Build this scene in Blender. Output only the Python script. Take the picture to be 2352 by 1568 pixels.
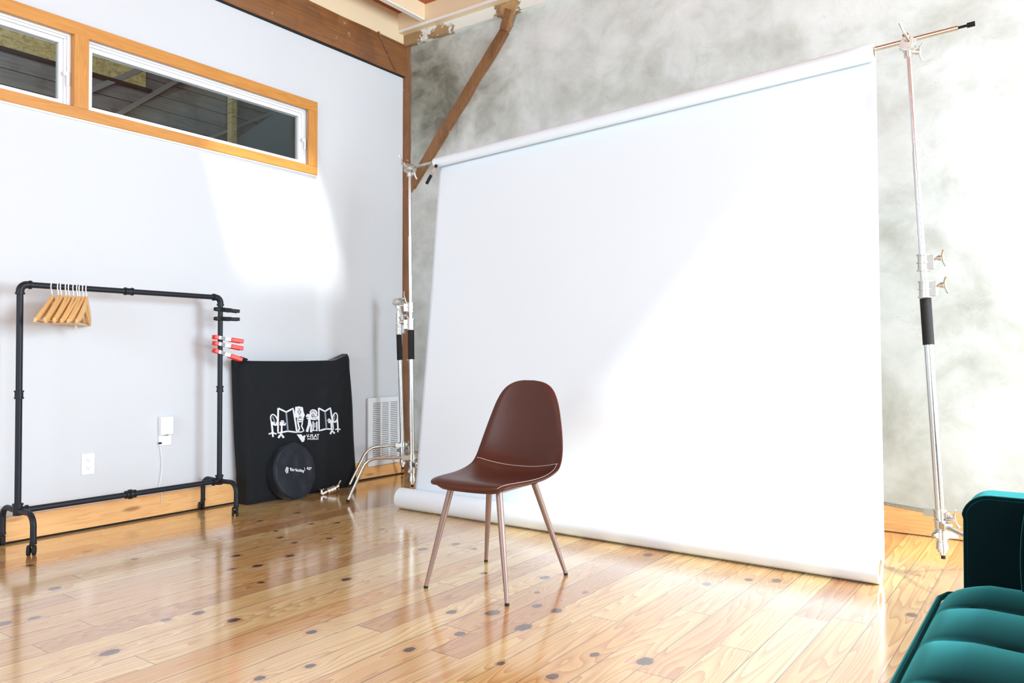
import bpy, math, random
from mathutils import Vector, Matrix, noise, Quaternion
for o in list(bpy.data.objects): bpy.data.objects.remove(o)
random.seed(7)
SC = bpy.context.scene
COL = SC.collection
PI = math.pi

# ---------------------------------------------------------------- camera, world, light, exposure
cam_d = bpy.data.cameras.new('camera'); cam = bpy.data.objects.new('camera', cam_d); COL.objects.link(cam)
cam.location = (4.568, -4.818, 1.0)
cam.rotation_euler = (math.radians(90.95), 0, math.radians(35.68))
cam_d.sensor_width = 36.0; cam_d.lens = 1779.0 / 2352.0 * 36.0; cam_d.clip_start = 0.02; cam_d.clip_end = 100
SC.camera = cam
SC.cycles.max_bounces = 7; SC.cycles.diffuse_bounces = 5; SC.cycles.glossy_bounces = 3
SC.view_settings.view_transform = 'Standard'; SC.view_settings.look = 'None'
SC.view_settings.exposure = -0.48; SC.view_settings.gamma = 1.0; SC.view_settings.use_curve_mapping = False

W = bpy.data.worlds.new('world'); SC.world = W; W.use_nodes = True
W.node_tree.nodes['Background'].inputs[0].default_value = (0.74, 0.87, 1.0, 1)
W.node_tree.nodes['Background'].inputs[1].default_value = 3.0

def aim(o, d): o.rotation_euler = Vector(d).to_track_quat('-Z', 'Y').to_euler()
sd = bpy.data.lights.new('sun', 'SUN'); sd.energy = 7.5; sd.angle = math.radians(4.5); sd.color = (1.0, 0.98, 0.95)
sun = bpy.data.objects.new('sun', sd); COL.objects.link(sun); aim(sun, (-0.8, 0.33, -1.0)); sun.location = (7, -3, 8)
def area(name, loc, d, sx, sy, power, col=(0.765, 0.90, 1.0)):
    l = bpy.data.lights.new(name, 'AREA'); l.shape = 'RECTANGLE'; l.size = sx; l.size_y = sy; l.energy = power; l.color = col
    o = bpy.data.objects.new(name, l); COL.objects.link(o); o.location = loc; aim(o, d); return o
# daylight through the windows of the right wall; the front and loft lamps are added fill
area('daylight_right_near_corner', (7.66, -1.3, 1.9), (-1, 0, 0), 2.1, 2.3, 550)
area('daylight_right', (7.66, -4.9, 2.0), (-1, 0, 0), 2.3, 2.3, 150)
area('fill_front', (2.9, -8.86, 2.1), (0, 1, 0), 3.2, 2.0, 285)  # added fill lamp behind the camera, brightens the paper and back wall
area('fill_beyond', (-1.6, -4.8, 3.4), (-0.5, 1, 0.15), 1.6, 1.0, 80)  # added lamp to brighten the loft, no such source there

# ---------------------------------------------------------------- mesh helpers
def sphere_dirs(a, b):
    d = (b - a).normalized(); t = Vector((0, 0, 1)) if abs(d.z) < 0.95 else Vector((1, 0, 0))
    u = d.cross(t).normalized(); return d, u, d.cross(u).normalized()
class MB:
    def __init__(s): s.v = []; s.f = []
    def add(s, vs, fs):
        n = len(s.v); s.v += [tuple(p) for p in vs]; s.f += [tuple(i + n for i in f) for f in fs]; return s
    def box(s, a, b, m=None):
        (x0, y0, z0), (x1, y1, z1) = a, b
        vs = [Vector(p) for p in ((x0,y0,z0),(x1,y0,z0),(x1,y1,z0),(x0,y1,z0),(x0,y0,z1),(x1,y0,z1),(x1,y1,z1),(x0,y1,z1))]
        if m is not None: vs = [m @ p for p in vs]
        return s.add(vs, [(0,3,2,1),(4,5,6,7),(0,1,5,4),(1,2,6,5),(2,3,7,6),(3,0,4,7)])
    def bar(s, a, b, w, h, up=(0, 0, 1)):
        a, b = Vector(a), Vector(b); d = (b - a); L = d.length; d.normalize()
        u = d.cross(Vector(up)).normalized(); n = u.cross(d)
        m = Matrix((u, d, n)).transposed().to_4x4(); m.translation = a
        return s.box((-w/2, 0, -h/2), (w/2, L, h/2), m)
    def tube(s, pts, r, n=12, cap=True, rs=None):
        pts = [Vector(p) for p in pts]; k = len(pts); rs = rs or [r] * k
        d0 = (pts[1] - pts[0]).normalized(); t = Vector((0, 0, 1)) if abs(d0.z) < 0.9 else Vector((1, 0, 0))
        u = d0.cross(t).normalized(); vs = []; fs = []
        for i in range(k):
            if i == 0: d = d0
            elif i == k - 1: d = (pts[i] - pts[i-1]).normalized()
            else: d = ((pts[i] - pts[i-1]).normalized() + (pts[i+1] - pts[i]).normalized()).normalized()
            u = (u - d * u.dot(d)).normalized(); w = d.cross(u)
            for j in range(n):
                a = 2 * PI * j / n; vs.append(pts[i] + (u * math.cos(a) + w * math.sin(a)) * rs[i])
        for i in range(k - 1):
            for j in range(n):
                a = i*n + j; b = i*n + (j+1) % n; fs.append((a, b, b + n, a + n))
        if cap: fs.append(tuple(range(n))[::-1]); fs.append(tuple((k-1)*n + j for j in range(n)))
        return s.add(vs, fs)
    def cyl(s, a, b, r, r2=None, n=16): return s.tube([a, b], r, n, True, [r, r if r2 is None else r2])
    def prism(s, poly, z0, z1, m=None):
        n = len(poly); vs = [Vector((x, y, z0)) for x, y in poly] + [Vector((x, y, z1)) for x, y in poly]
        if m is not None: vs = [m @ p for p in vs]
        return s.add(vs, [tuple(range(n))[::-1], tuple(range(n, 2*n))] + [(i, (i+1) % n, n + (i+1) % n, n + i) for i in range(n)])
    def grid(s, fn, nu, nv, closed=False):
        vs = [fn(i / nu, j / nv) for j in range(nv + 1) for i in range(nu + 1)]; w = nu + 1
        return s.add(vs, [(j*w+i, j*w+i+1, (j+1)*w+i+1, (j+1)*w+i) for j in range(nv) for i in range(nu)])
    def ball(s, c, r, n=12, sc=(1, 1, 1)):
        c = Vector(c); m = n // 2; vs = []; fs = []
        for j in range(m + 1):
            for i in range(n):
                t = PI * j / m; a = 2 * PI * i / n
                vs.append(c + Vector((math.sin(t)*math.cos(a)*sc[0], math.sin(t)*math.sin(a)*sc[1], math.cos(t)*sc[2])) * r)
        for j in range(m):
            for i in range(n): fs.append((j*n+i, (j+1)*n+i, (j+1)*n+(i+1) % n, j*n+(i+1) % n))
        return s.add(vs, fs)
    def build(s, name, mat, parent=None, smooth=40, bevel=0, label=None, kind=None, sub=0, seg=2):
        me = bpy.data.meshes.new(name); me.from_pydata(s.v, [], s.f); me.validate()
        import bmesh
        bm = bmesh.new(); bm.from_mesh(me); bmesh.ops.remove_doubles(bm, verts=bm.verts, dist=1e-6)
        bmesh.ops.recalc_face_normals(bm, faces=bm.faces); bm.to_mesh(me); bm.free()
        if smooth:
            me.shade_smooth()
            if smooth < 180: me.set_sharp_from_angle(angle=math.radians(smooth))
        o = bpy.data.objects.new(name, me); COL.objects.link(o)
        if mat: me.materials.append(mat)
        if parent: o.parent = parent
        if bevel:
            b = o.modifiers.new('bevel', 'BEVEL'); b.width = bevel; b.segments = seg; b.limit_method = 'ANGLE'; b.angle_limit = math.radians(40)
            b.harden_normals = False
        if sub: q = o.modifiers.new('sub', 'SUBSURF'); q.levels = sub; q.render_levels = sub
        if label: o['label'] = label
        if kind: o['kind'] = kind
        return o
def thing(name, loc, label, cat, group=None, rz=0):
    o = bpy.data.objects.new(name, None); COL.objects.link(o); o.location = loc; o.rotation_euler = (0, 0, rz)
    o.empty_display_size = 0.05; o['label'] = label; o['category'] = cat
    if group: o['group'] = group
    return o
def tag(o, label, cat, group=None):
    o['label'] = label; o['category'] = cat
    if group: o['group'] = group
    return o
def struct(name, mb, mat, label=None, parent=None, **k):
    o = mb.build(name, mat, parent, **k)
    if parent is None: o['kind'] = 'structure'
    if label: o['label'] = label
    return o
def sempty(name, loc, label):
    o = bpy.data.objects.new(name, None); COL.objects.link(o); o.location = loc; o['kind'] = 'structure'; o['label'] = label; return o
def copy_tree(o, parent=None):
    c = o.copy(); COL.objects.link(c)
    if parent: c.parent = parent
    for ch in [x for x in bpy.data.objects if x.parent == o]: copy_tree(ch, c)
    return c
def text_obj(name, body, size, mat, parent, m, bold=0.0, extrude=0.0006, sx=1.0, label=None):
    cu = bpy.data.curves.new(name, 'FONT'); cu.body = body; cu.size = size; cu.extrude = extrude; cu.offset = bold
    cu.align_x = 'LEFT'; cu.align_y = 'BOTTOM'
    t = bpy.data.objects.new(name, cu); COL.objects.link(t)
    dg = bpy.context.evaluated_depsgraph_get(); me = bpy.data.meshes.new_from_object(t.evaluated_get(dg))
    bpy.data.objects.remove(t)
    o = bpy.data.objects.new(name, me); COL.objects.link(o); me.materials.clear(); me.materials.append(mat)
    xs = [v.co.x for v in me.vertices]; w = max(xs) - min(xs); x0 = min(xs)
    for v in me.vertices: v.co.x = (v.co.x - x0) * sx
    me.transform(m); o.parent = parent
    if label: o['label'] = label
    return o

# ---------------------------------------------------------------- material helpers
def srgb(r, g, b):
    f = lambda c: (c/255/12.92) if c/255 <= 0.04045 else ((c/255+0.055)/1.055)**2.4
    return (f(r), f(g), f(b), 1)
class NT:
    def __init__(s, name, rough=0.5, metal=0.0, col=(0.8, 0.8, 0.8, 1), spec=0.5, sheen=0, coat=0):
        s.m = bpy.data.materials.new(name); s.m.use_nodes = True; s.t = s.m.node_tree; s.b = s.t.nodes['Principled BSDF']
        s.b.inputs['Roughness'].default_value = rough; s.b.inputs['Metallic'].default_value = metal
        s.b.inputs['Base Color'].default_value = col; s.b.inputs['Specular IOR Level'].default_value = spec
        if sheen: s.b.inputs['Sheen Weight'].default_value = sheen; s.b.inputs['Sheen Roughness'].default_value = 0.3
        if coat: s.b.inputs['Coat Weight'].default_value = coat; s.b.inputs['Coat Roughness'].default_value = 0.1
    def n(s, typ, ins=None, **k):
        nd = s.t.nodes.new(typ)
        for a, b in k.items(): setattr(nd, a, b)
        for a, b in (ins or {}).items():
            if isinstance(b, bpy.types.NodeSocket): s.t.links.new(b, nd.inputs[a])
            else: nd.inputs[a].default_value = b
        return nd
    def math(s, op, a, b=None, c=None, clamp=False):
        ins = {0: a}
        if b is not None: ins[1] = b
        if c is not None: ins[2] = c
        return s.n('ShaderNodeMath', ins, operation=op, use_clamp=clamp).outputs[0]
    def mix(s, f, a, b, mode='MIX'):
        nd = s.n('ShaderNodeMix', None, data_type='RGBA', blend_type=mode)
        for i, v in ((0, f), (6, a), (7, b)):
            if isinstance(v, bpy.types.NodeSocket): s.t.links.new(v, nd.inputs[i])
            else: nd.inputs[i].default_value = v
        return nd.outputs[2]
    def ramp(s, f, stops, interp='LINEAR'):
        nd = s.n('ShaderNodeValToRGB', {0: f}); cr = nd.color_ramp; cr.interpolation = interp
        while len(cr.elements) < len(stops): cr.elements.new(0.5)
        for e, (p, c) in zip(cr.elements, stops): e.position = p; e.color = c if len(c) == 4 else (*c, 1)
        return nd.outputs[0]
    def coord(s): return s.n('ShaderNodeTexCoord').outputs['Object']
    def noise(s, vec, scale, detail=2, rough=0.5, dist=0):
        return s.n('ShaderNodeTexNoise', {'Vector': vec, 'Scale': scale, 'Detail': detail, 'Roughness': rough, 'Distortion': dist}).outputs[0]
    def scale(s, vec, sc, loc=(0, 0, 0)):
        return s.n('ShaderNodeVectorMath', {0: vec, 1: sc, 2: loc}, operation='MULTIPLY_ADD').outputs[0]
    def bump(s, h, strength=0.3, dist=0.01):
        nd = s.n('ShaderNodeBump', {'Height': h, 'Strength': strength, 'Distance': dist}); s.t.links.new(nd.outputs[0], s.b.inputs['Normal'])
    def set(s, k, v): s.t.links.new(v, s.b.inputs[k])
def plain(name, col, rough=0.5, metal=0, spec=0.5, sheen=0, coat=0, bump=0, bscale=80):
    q = NT(name, rough, metal, col, spec, sheen, coat); c = q.coord(); n = q.noise(c, bscale, 3)
    q.set('Roughness', q.math('MULTIPLY_ADD', n, 0.12, max(0.02, rough - 0.06)))
    if bump: q.bump(n, bump, 0.002)
    return q.m

def floor_material():
    q = NT('pine_floorboards', 0.15, spec=0.62)
    P = q.coord(); sep = q.n('ShaderNodeSeparateXYZ', {0: P}); X, Y = sep.outputs[0], sep.outputs[1]
    xs = q.math('DIVIDE', q.math('SUBTRACT', X, 0.12), 0.128); ix = q.math('FLOOR', xs); fx = q.math('SUBTRACT', xs, ix)
    r1 = q.n('ShaderNodeTexWhiteNoise', {'W': ix}, noise_dimensions='1D').outputs['Value']
    ys = q.math('DIVIDE', q.math('MULTIPLY_ADD', r1, 9.0, Y), 2.6); iy = q.math('FLOOR', ys); fy = q.math('SUBTRACT', ys, iy)
    cell = q.n('ShaderNodeCombineXYZ', {0: ix, 1: iy, 2: 3.3}).outputs[0]
    wn = q.n('ShaderNodeTexWhiteNoise', {'Vector': cell}, noise_dimensions='3D'); rv = wn.outputs['Value']
    r2 = q.n('ShaderNodeSeparateColor', {0: wn.outputs['Color']})
    # knots: where they lie in the boards (floor metres x, y) and their size
    K = KNOTS
    D = None
    for (kx, ky, s) in K:
        v = q.scale(P, (1/(s), 1/(s*1.35), 0.0), (-kx/s, -ky/(s*1.35), 0.0))
        d = q.n('ShaderNodeVectorMath', {0: v}, operation='LENGTH').outputs['Value']
        D = d if D is None else q.math('MINIMUM', D, d)
    wob = q.noise(q.scale(P, (60, 40, 1)), 1.0, 2)
    D = q.math('ADD', D, q.math('MULTIPLY_ADD', wob, 0.8, -0.4))
    near = q.math('POWER', 2.718, q.math('MULTIPLY', D, -0.35))
    # growth-ring contours
    gv = q.n('ShaderNodeCombineXYZ', {0: q.math('MULTIPLY_ADD', r2.outputs[0], 40, q.math('MULTIPLY', X, 6.5)), 1: q.math('MULTIPLY', Y, 0.42), 2: q.math('MULTIPLY', r2.outputs[1], 30)}).outputs[0]
    g = q.noise(gv, 1.0, 2.2, 0.45)
    g2 = q.math('ADD', q.math('MULTIPLY', g, q.math('MULTIPLY_ADD', r2.outputs[2], 26, 16)), q.math('MULTIPLY', near, -2.2))
    fr = q.math('FRACT', g2)
    tri = q.math('POWER', fr, 1.8)
    fib = q.noise(q.scale(P, (420, 9, 1)), 1.0, 2)
    ring = q.math('MULTIPLY', tri, q.math('MULTIPLY_ADD', fib, 0.8, 0.5))
    base = q.ramp(rv, [(0.0, srgb(192, 146, 92)), (0.16, srgb(216, 180, 116)), (0.4, srgb(226, 198, 134)), (0.62, srgb(234, 212, 150)), (0.8, srgb(220, 180, 110)), (1.0, srgb(240, 220, 166))])
    dark = q.mix(1.0, base, srgb(214, 160, 112), 'MULTIPLY')
    blot = q.noise(q.scale(P, (5, 0.9, 1)), 1.0, 3)
    base = q.mix(q.math('MULTIPLY', q.math('SUBTRACT', blot, 0.35, clamp=True), 0.85), base, srgb(220, 166, 98))
    col = q.mix(q.math('MULTIPLY', ring, 0.85, clamp=True), base, dark)
    halo = q.ramp(q.math('MULTIPLY', D, 0.25), [(0.0, (1, 1, 1)), (0.5, (0, 0, 0))])
    col = q.mix(q.math('MULTIPLY', halo, 0.6), col, srgb(168, 96, 50))
    core = q.ramp(q.math('MULTIPLY', D, 0.5), [(0.0, (1, 1, 1)), (0.42, (1, 1, 1)), (0.56, (0, 0, 0))])
    kc = q.mix(q.noise(q.scale(P, (90, 90, 1)), 1.0, 2), srgb(52, 30, 26), srgb(104, 62, 44))
    col = q.mix(core, col, kc)
    # seams
    ex = q.math('MINIMUM', fx, q.math('SUBTRACT', 1.0, fx)); ey = q.math('MULTIPLY', q.math('MINIMUM', fy, q.math('SUBTRACT', 1.0, fy)), 20.0)
    gw = q.math('MULTIPLY_ADD', q.noise(q.scale(P, (8, 1.5, 1)), 1.0, 1), 0.035, -0.002)
    seam = q.math('LESS_THAN', q.math('MINIMUM', ex, ey), gw)
    col = q.mix(q.math('MULTIPLY', seam, 0.72), col, srgb(84, 46, 22))
    q.set('Base Color', col)
    q.set('Roughness', q.math('MULTIPLY_ADD', q.noise(q.scale(P, (30, 4, 1)), 1.0, 3), 0.14, 0.09))
    q.b.inputs['Coat Weight'].default_value = 1.0; q.b.inputs['Coat Roughness'].default_value = 0.13; q.b.inputs['Coat IOR'].default_value = 1.6
    h = q.math('ADD', q.math('MULTIPLY', seam, -1.0), q.math('MULTIPLY', q.noise(q.scale(P, (14, 2.2, 1)), 1.0, 2), 0.9))
    q.bump(h, 0.18, 0.003)
    return q.m

def wood_material(name, light, dark, along='y', scale=1.0, knots=True, rough=0.45, wear=0):
    q = NT(name, rough); P = q.coord()
    s = {'x': (1.2, 22, 22), 'y': (22, 1.2, 22), 'z': (22, 22, 1.2)}[along]
    s = tuple(a * scale for a in s)
    g = q.noise(q.scale(P, s), 1.0, 3, 0.55, 0.3)
    f = q.math('FRACT', q.math('MULTIPLY', g, 7.0))
    col = q.mix(q.math('MULTIPLY', q.math('POWER', f, 2.0), 0.5), light, dark)
    fine = q.noise(q.scale(P, tuple(a * 9 for a in s)), 1.0, 2)
    col = q.mix(q.math('MULTIPLY', fine, 0.35), col, dark)
    if knots:
        vs = {'x': (2.2, 9, 9), 'y': (9, 2.2, 9), 'z': (9, 9, 2.2)}[along]
        vo = q.n('ShaderNodeTexVoronoi', {'Vector': q.scale(P, vs), 'Scale': 1.0, 'Randomness': 1.0}).outputs['Distance']
        k = q.ramp(vo, [(0.0, (1, 1, 1)), (0.07, (1, 1, 1)), (0.16, (0, 0, 0))])
        col = q.mix(q.math('MULTIPLY', k, 0.7), col, (dark[0]*0.35, dark[1]*0.3, dark[2]*0.3, 1))
    if wear:
        w = q.ramp(q.noise(q.scale(P, (9, 9, 9)), 1.0, 6, 0.65), [(0.66, (0, 0, 0)), (0.72, (1, 1, 1))])
        col = q.mix(q.math('MULTIPLY', w, wear), col, srgb(205, 180, 150))
        w2 = q.ramp(q.noise(q.scale(P, (3, 3, 3), (7, 3, 1)), 1.0, 4, 0.6), [(0.35, (1, 1, 1)), (0.5, (0, 0, 0))])
        col = q.mix(q.math('MULTIPLY', w2, 0.35), col, srgb(70, 42, 26))
    q.set('Base Color', col); q.bump(g, 0.12, 0.003)
    return q.m

def plaster_material():
    q = NT('grey_plaster', 0.55, spec=0.35); P = q.coord()
    w = q.n('ShaderNodeTexNoise', {'Vector': q.scale(P, (1.6, 1, 1.6)), 'Scale': 1.0, 'Detail': 3}).outputs[1]
    v = q.n('ShaderNodeVectorMath', {0: q.scale(w, (0.35, 0.35, 0.35)), 1: P}, operation='ADD').outputs[0]
    a = q.noise(q.scale(v, (1.5, 1, 1.5)), 1.0, 8, 0.62, 0.0)
    b = q.noise(q.scale(v, (5, 1, 6), (3, 0, 2)), 1.0, 7, 0.6, 0.25)
    f = q.math('ADD', q.math('MULTIPLY', a, 0.62), q.math('MULTIPLY', b, 0.38))
    col = q.ramp(f, [(0.30, srgb(158, 161, 153)), (0.43, srgb(186, 191, 185)), (0.52, srgb(202, 208, 205)), (0.66, srgb(218, 223, 222))])
    crk = q.ramp(q.noise(q.scale(v, (3.2, 1, 4.4), (9, 0, 9)), 1.0, 5, 0.7, 1.2), [(0.492, (0, 0, 0)), (0.5, (1, 1, 1)), (0.508, (0, 0, 0))])
    patch = q.ramp(q.noise(q.scale(P, (2.1, 1, 2.3), (5, 0, 1)), 1.0, 1), [(0.5, (0, 0, 0)), (0.62, (1, 1, 1))])
    col = q.mix(q.math('MULTIPLY', q.math('MULTIPLY', crk, patch), 0.2), col, srgb(90, 90, 84))
    sd_ = q.n('ShaderNodeVectorMath', {0: q.scale(P, (0.62, 0.0, 0.75), (-0.15, 0, -2.45))}, operation='LENGTH').outputs['Value']  # brownish stain near the corner, also painting in the light's falloff
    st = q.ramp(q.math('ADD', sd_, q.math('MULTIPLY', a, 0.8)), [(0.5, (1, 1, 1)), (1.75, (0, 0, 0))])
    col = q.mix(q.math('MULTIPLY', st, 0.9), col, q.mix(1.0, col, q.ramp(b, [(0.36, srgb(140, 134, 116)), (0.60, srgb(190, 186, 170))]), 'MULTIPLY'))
    q.set('Base Color', col); q.bump(f, 0.25, 0.01)
    return q.m

def peeling_material():
    q = NT('peeling_white_paint', 0.5); P = q.coord()
    n = q.noise(q.scale(P, (16, 16, 16)), 1.0, 6, 0.7)
    def blob(c, s):
        v = q.scale(P, (1/s[0], 1/s[1], 1/s[2]), (-c[0]/s[0], -c[1]/s[1], -c[2]/s[2]))
        return q.math('SUBTRACT', 1.0, q.n('ShaderNodeVectorMath', {0: v}, operation='LENGTH').outputs['Value'])
    m = q.math('MAXIMUM', blob((0.06, -0.03, 3.66), (0.32, 0.5, 0.16)), blob((1.10, -0.03, 3.66), (0.20, 0.5, 0.26)))
    m = q.math('MAXIMUM', m, q.math('SUBTRACT', blob((0.42, -0.03, 3.64), (0.4, 0.5, 0.14)), 0.25))
    t = q.math('MULTIPLY_ADD', n, 1.1, q.math('MULTIPLY', m, 0.75))
    f = q.ramp(t, [(0.86, (0, 0, 0)), (0.90, (1, 1, 1))])
    w = q.mix(q.noise(q.scale(P, (5, 5, 5)), 1.0, 3), srgb(84, 60, 38), srgb(190, 158, 116))
    q.set('Base Color', q.mix(f, srgb(224, 226, 220), w)); q.bump(f, 0.6, 0.006)
    return q.m

def fabric(name, col, rough=0.85, fold=0.5, sheen=0.3):
    q = NT(name, rough, 0, col, 0.25, sheen); P = q.coord()
    n = q.noise(q.scale(P, (3.2, 3.2, 2.4)), 1.0, 4, 0.6, 0.6); f = q.noise(P, 500, 2)
    q.bump(q.math('ADD', q.math('MULTIPLY', n, fold), q.math('MULTIPLY', f, 0.02)), 0.5, 0.03)
    return q.m

# knots of the boards: floor position x, y and radius in metres
KNOTS = []
KNOT_LIST = '1.040,-3.255,0.0190;1.198,-2.481,0.0190;1.420,-2.322,0.0190;1.060,-2.107,0.0152;1.221,-2.136,0.0123;1.393,-2.638,0.0152;1.443,-2.529,0.0190;1.681,-2.686,0.0123;1.296,-1.962,0.0152;1.028,-1.672,0.0142;0.930,-1.786,0.0142;0.599,-1.621,0.0161;0.615,-1.909,0.0142;0.913,-2.020,0.0123;1.824,-3.077,0.0190;1.795,-3.194,0.0152;1.887,-3.169,0.0105;2.008,-3.048,0.0190;1.945,-3.481,0.0257;1.951,-2.436,0.0190;0.558,-3.165,0.0190;2.344,-2.959,0.0171;2.529,-3.315,0.0152;2.582,-3.162,0.0152;0.512,-2.869,0.0190;0.851,-2.801,0.0133;1.344,-3.571,0.0228;1.373,-3.474,0.0171;1.868,-1.841,0.0218;1.934,-1.659,0.0209;2.075,-1.681,0.0142;2.389,-2.003,0.0142;2.453,-2.025,0.0095;2.652,-1.899,0.0209;2.745,-2.098,0.0123;2.910,-1.980,0.0133;2.842,-2.243,0.0181;2.760,-1.911,0.0114;2.749,-2.413,0.0247;2.614,-2.497,0.0190;2.710,-2.502,0.0114;2.935,-2.248,0.0209;2.936,-2.473,0.0285;2.889,-2.439,0.0105;2.789,-2.660,0.0190;2.744,-2.874,0.0171;2.386,-2.717,0.0086;2.917,-2.913,0.0105;3.066,-2.788,0.0123;3.277,-2.548,0.0161;3.258,-2.776,0.0181;3.438,-2.500,0.0266;3.111,-2.196,0.0095;2.363,-1.705,0.0095;2.432,-1.714,0.0095;2.440,-1.589,0.0095;1.368,-1.639,0.0152;2.856,-1.270,0.0247;3.279,-1.570,0.0190;3.406,-1.399,0.0181;3.511,-1.340,0.0218;3.804,-2.347,0.0095;4.070,-1.495,0.0190;3.894,-1.670,0.0095'
M = {}
M['white_wall'] = plain('white_wall_paint', srgb(205, 209, 213), 0.6, spec=0.25, bump=0.05, bscale=120)
M['far_wall'] = plain('far_wall_paint', srgb(226, 229, 232), 0.6, spec=0.25)
M['cream'] = plain('cream_paint', srgb(226, 205, 172), 0.55)
M['white_paint'] = plain('white_trim_paint', srgb(232, 232, 228), 0.45)
M['vinyl'] = plain('white_vinyl', srgb(232, 234, 238), 0.35)
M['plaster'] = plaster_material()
M['peel'] = peeling_material()
M['pine'] = wood_material('pine_trim', srgb(238, 190, 128), srgb(206, 140, 76), 'y')
M['pine_x'] = wood_material('pine_trim_across', srgb(238, 190, 128), srgb(206, 140, 76), 'x')
M['casing'] = wood_material('pine_casing', srgb(206, 146, 70), srgb(172, 108, 42), 'y')
M['casing_z'] = wood_material('pine_casing_upright', srgb(206, 146, 70), srgb(172, 108, 42), 'z')
M['timber'] = wood_material('old_timber', srgb(138, 90, 48), srgb(92, 56, 26), 'y', 0.6, False, 0.6, 0.5)
M['timber_z'] = wood_material('old_timber_upright', srgb(132, 88, 52), srgb(84, 54, 30), 'z', 0.8, False, 0.7, 0.9)
M['brace'] = wood_material('brace_timber', srgb(146, 104, 64), srgb(104, 70, 40), 'z', 0.5, False, 0.6, 0.5)
M['ceil'] = wood_material('ceiling_boards', srgb(176, 92, 40), srgb(128, 58, 22), 'y', 1.0, True, 0.5)
M['pipe'] = plain('black_pipe', srgb(24, 29, 36), 0.45, spec=0.3)
M['black'] = plain('black_plastic', srgb(12, 13, 15), 0.5, spec=0.25)
M['rubber'] = plain('black_rubber', srgb(20, 20, 20), 0.8)
M['chrome'] = plain('chrome', (0.80, 0.82, 0.84, 1), 0.2, 1.0)
M['cast'] = plain('cast_metal', (0.66, 0.66, 0.63, 1), 0.32, 1.0, bump=0.2, bscale=300)
M['nickel'] = plain('nickel', (0.60, 0.60, 0.56, 1), 0.28, 1.0)
M['red'] = plain('red_vinyl', srgb(232, 40, 24), 0.4)
M['zinc'] = plain('zinc', (0.72, 0.73, 0.75, 1), 0.3, 1.0)
M['paper'] = plain('white_paper', srgb(225, 236, 243), 0.75, spec=0.2)
M['card'] = plain('cardboard', srgb(170, 130, 90), 0.8)
M['black_cloth'] = fabric('black_canvas', srgb(19, 23, 27), 0.8, 0.55, 0.25)
M['nylon'] = fabric('black_nylon', srgb(34, 38, 46), 0.5, 0.8, 0.2)
M['print'] = plain('white_print', srgb(225, 228, 235), 0.6)
M['print_grey'] = plain('grey_print', srgb(130, 140, 155), 0.6)
M['print_black'] = plain('black_print', srgb(26, 28, 34), 0.7)
M['hanger'] = wood_material('hanger_wood', srgb(232, 190, 124), srgb(198, 142, 76), 'x', 2.0, False, 0.35)
M['white_wire'] = plain('white_wire', srgb(235, 235, 235), 0.3)
M['green'] = plain('green_dot', srgb(30, 120, 84), 0.4)
M['vent'] = plain('vent_enamel', srgb(226, 229, 232), 0.4)
M['dark'] = plain('duct_and_shadow_dark', srgb(24, 24, 26), 0.9)
M['leg'] = plain('taupe_leg_paint', srgb(146, 122, 112), 0.35, 0.35)
M['leather'] = None
q = NT('brown_leatherette', 0.4, spec=0.26); c = q.coord(); n = q.noise(c, 260, 4, 0.6); lo = q.noise(c, 5, 2)
q.set('Base Color', q.mix(lo, srgb(72, 37, 27), srgb(88, 48, 36))); q.set('Roughness', q.math('MULTIPLY_ADD', n, 0.16, 0.28))
q.bump(q.math('ADD', q.math('MULTIPLY', n, 0.3), q.math('MULTIPLY', q.noise(c, 9, 2), 0.8)), 0.16, 0.004); M['leather'] = q.m
M['thread'] = plain('pale_thread', srgb(214, 196, 190), 0.7)
q = NT('teal_velvet', 0.85, spec=0.04, sheen=1.0); c = q.coord()
q.b.inputs['Sheen Tint'].default_value = (0.08, 0.50, 0.50, 1); q.b.inputs['Sheen Roughness'].default_value = 0.45
q.set('Base Color', q.mix(q.noise(c, 6, 3), srgb(4, 18, 22), srgb(6, 22, 26))); q.bump(q.noise(c, 900, 2), 0.1, 0.001); M['velvet'] = q.m
q = NT('glass'); t = q.t; tr = q.n('ShaderNodeBsdfTransparent', {0: (0.92, 0.95, 0.95, 1)}); gl = q.n('ShaderNodeBsdfGlossy', {'Roughness': 0.01})
fr = q.n('ShaderNodeFresnel', {'IOR': 1.35}); mx = q.n('ShaderNodeMixShader', {0: fr.outputs[0], 1: tr.outputs[0], 2: gl.outputs[0]})
t.links.new(mx.outputs[0], t.nodes['Material Output'].inputs[0]); M['glass'] = q.m
M['boards_dark'] = wood_material('weathered_boards', srgb(146, 142, 134), srgb(98, 94, 88), 'y', 0.35, False, 0.8, 0.25)
M['strip'] = plain('pale_strip', srgb(150, 146, 138), 0.8)
q = NT('strand_board', 0.8); c = q.coord()
q.set('Base Color', q.ramp(q.noise(q.scale(c, (1, 14, 30)), 1.0, 4, 0.7, 1.0), [(0.35, srgb(170, 140, 78)), (0.5, srgb(214, 186, 120)), (0.68, srgb(232, 210, 150))])); M['osb'] = q.m
M['grey_board'] = plain('grey_board', srgb(140, 152, 150), 0.8)

for e in [x for x in KNOT_LIST.split(';') if x and x != 'KNOTDATA']:
    k_ = tuple(float(a) for a in e.split(','))
    if k_[2] > 0.0116: KNOTS.append(k_)
if not KNOTS: KNOTS = [(2, -2, 0.02)]
M['floor'] = floor_material()

# ---------------------------------------------------------------- room shell
RX, FY, CZ = 7.7, -8.9, 3.87
struct('floor', MB().box((-0.15, FY, -0.12), (RX, 0.15, 0)), M['floor'], 'knotty varnished pine floorboards', smooth=0)
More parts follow.
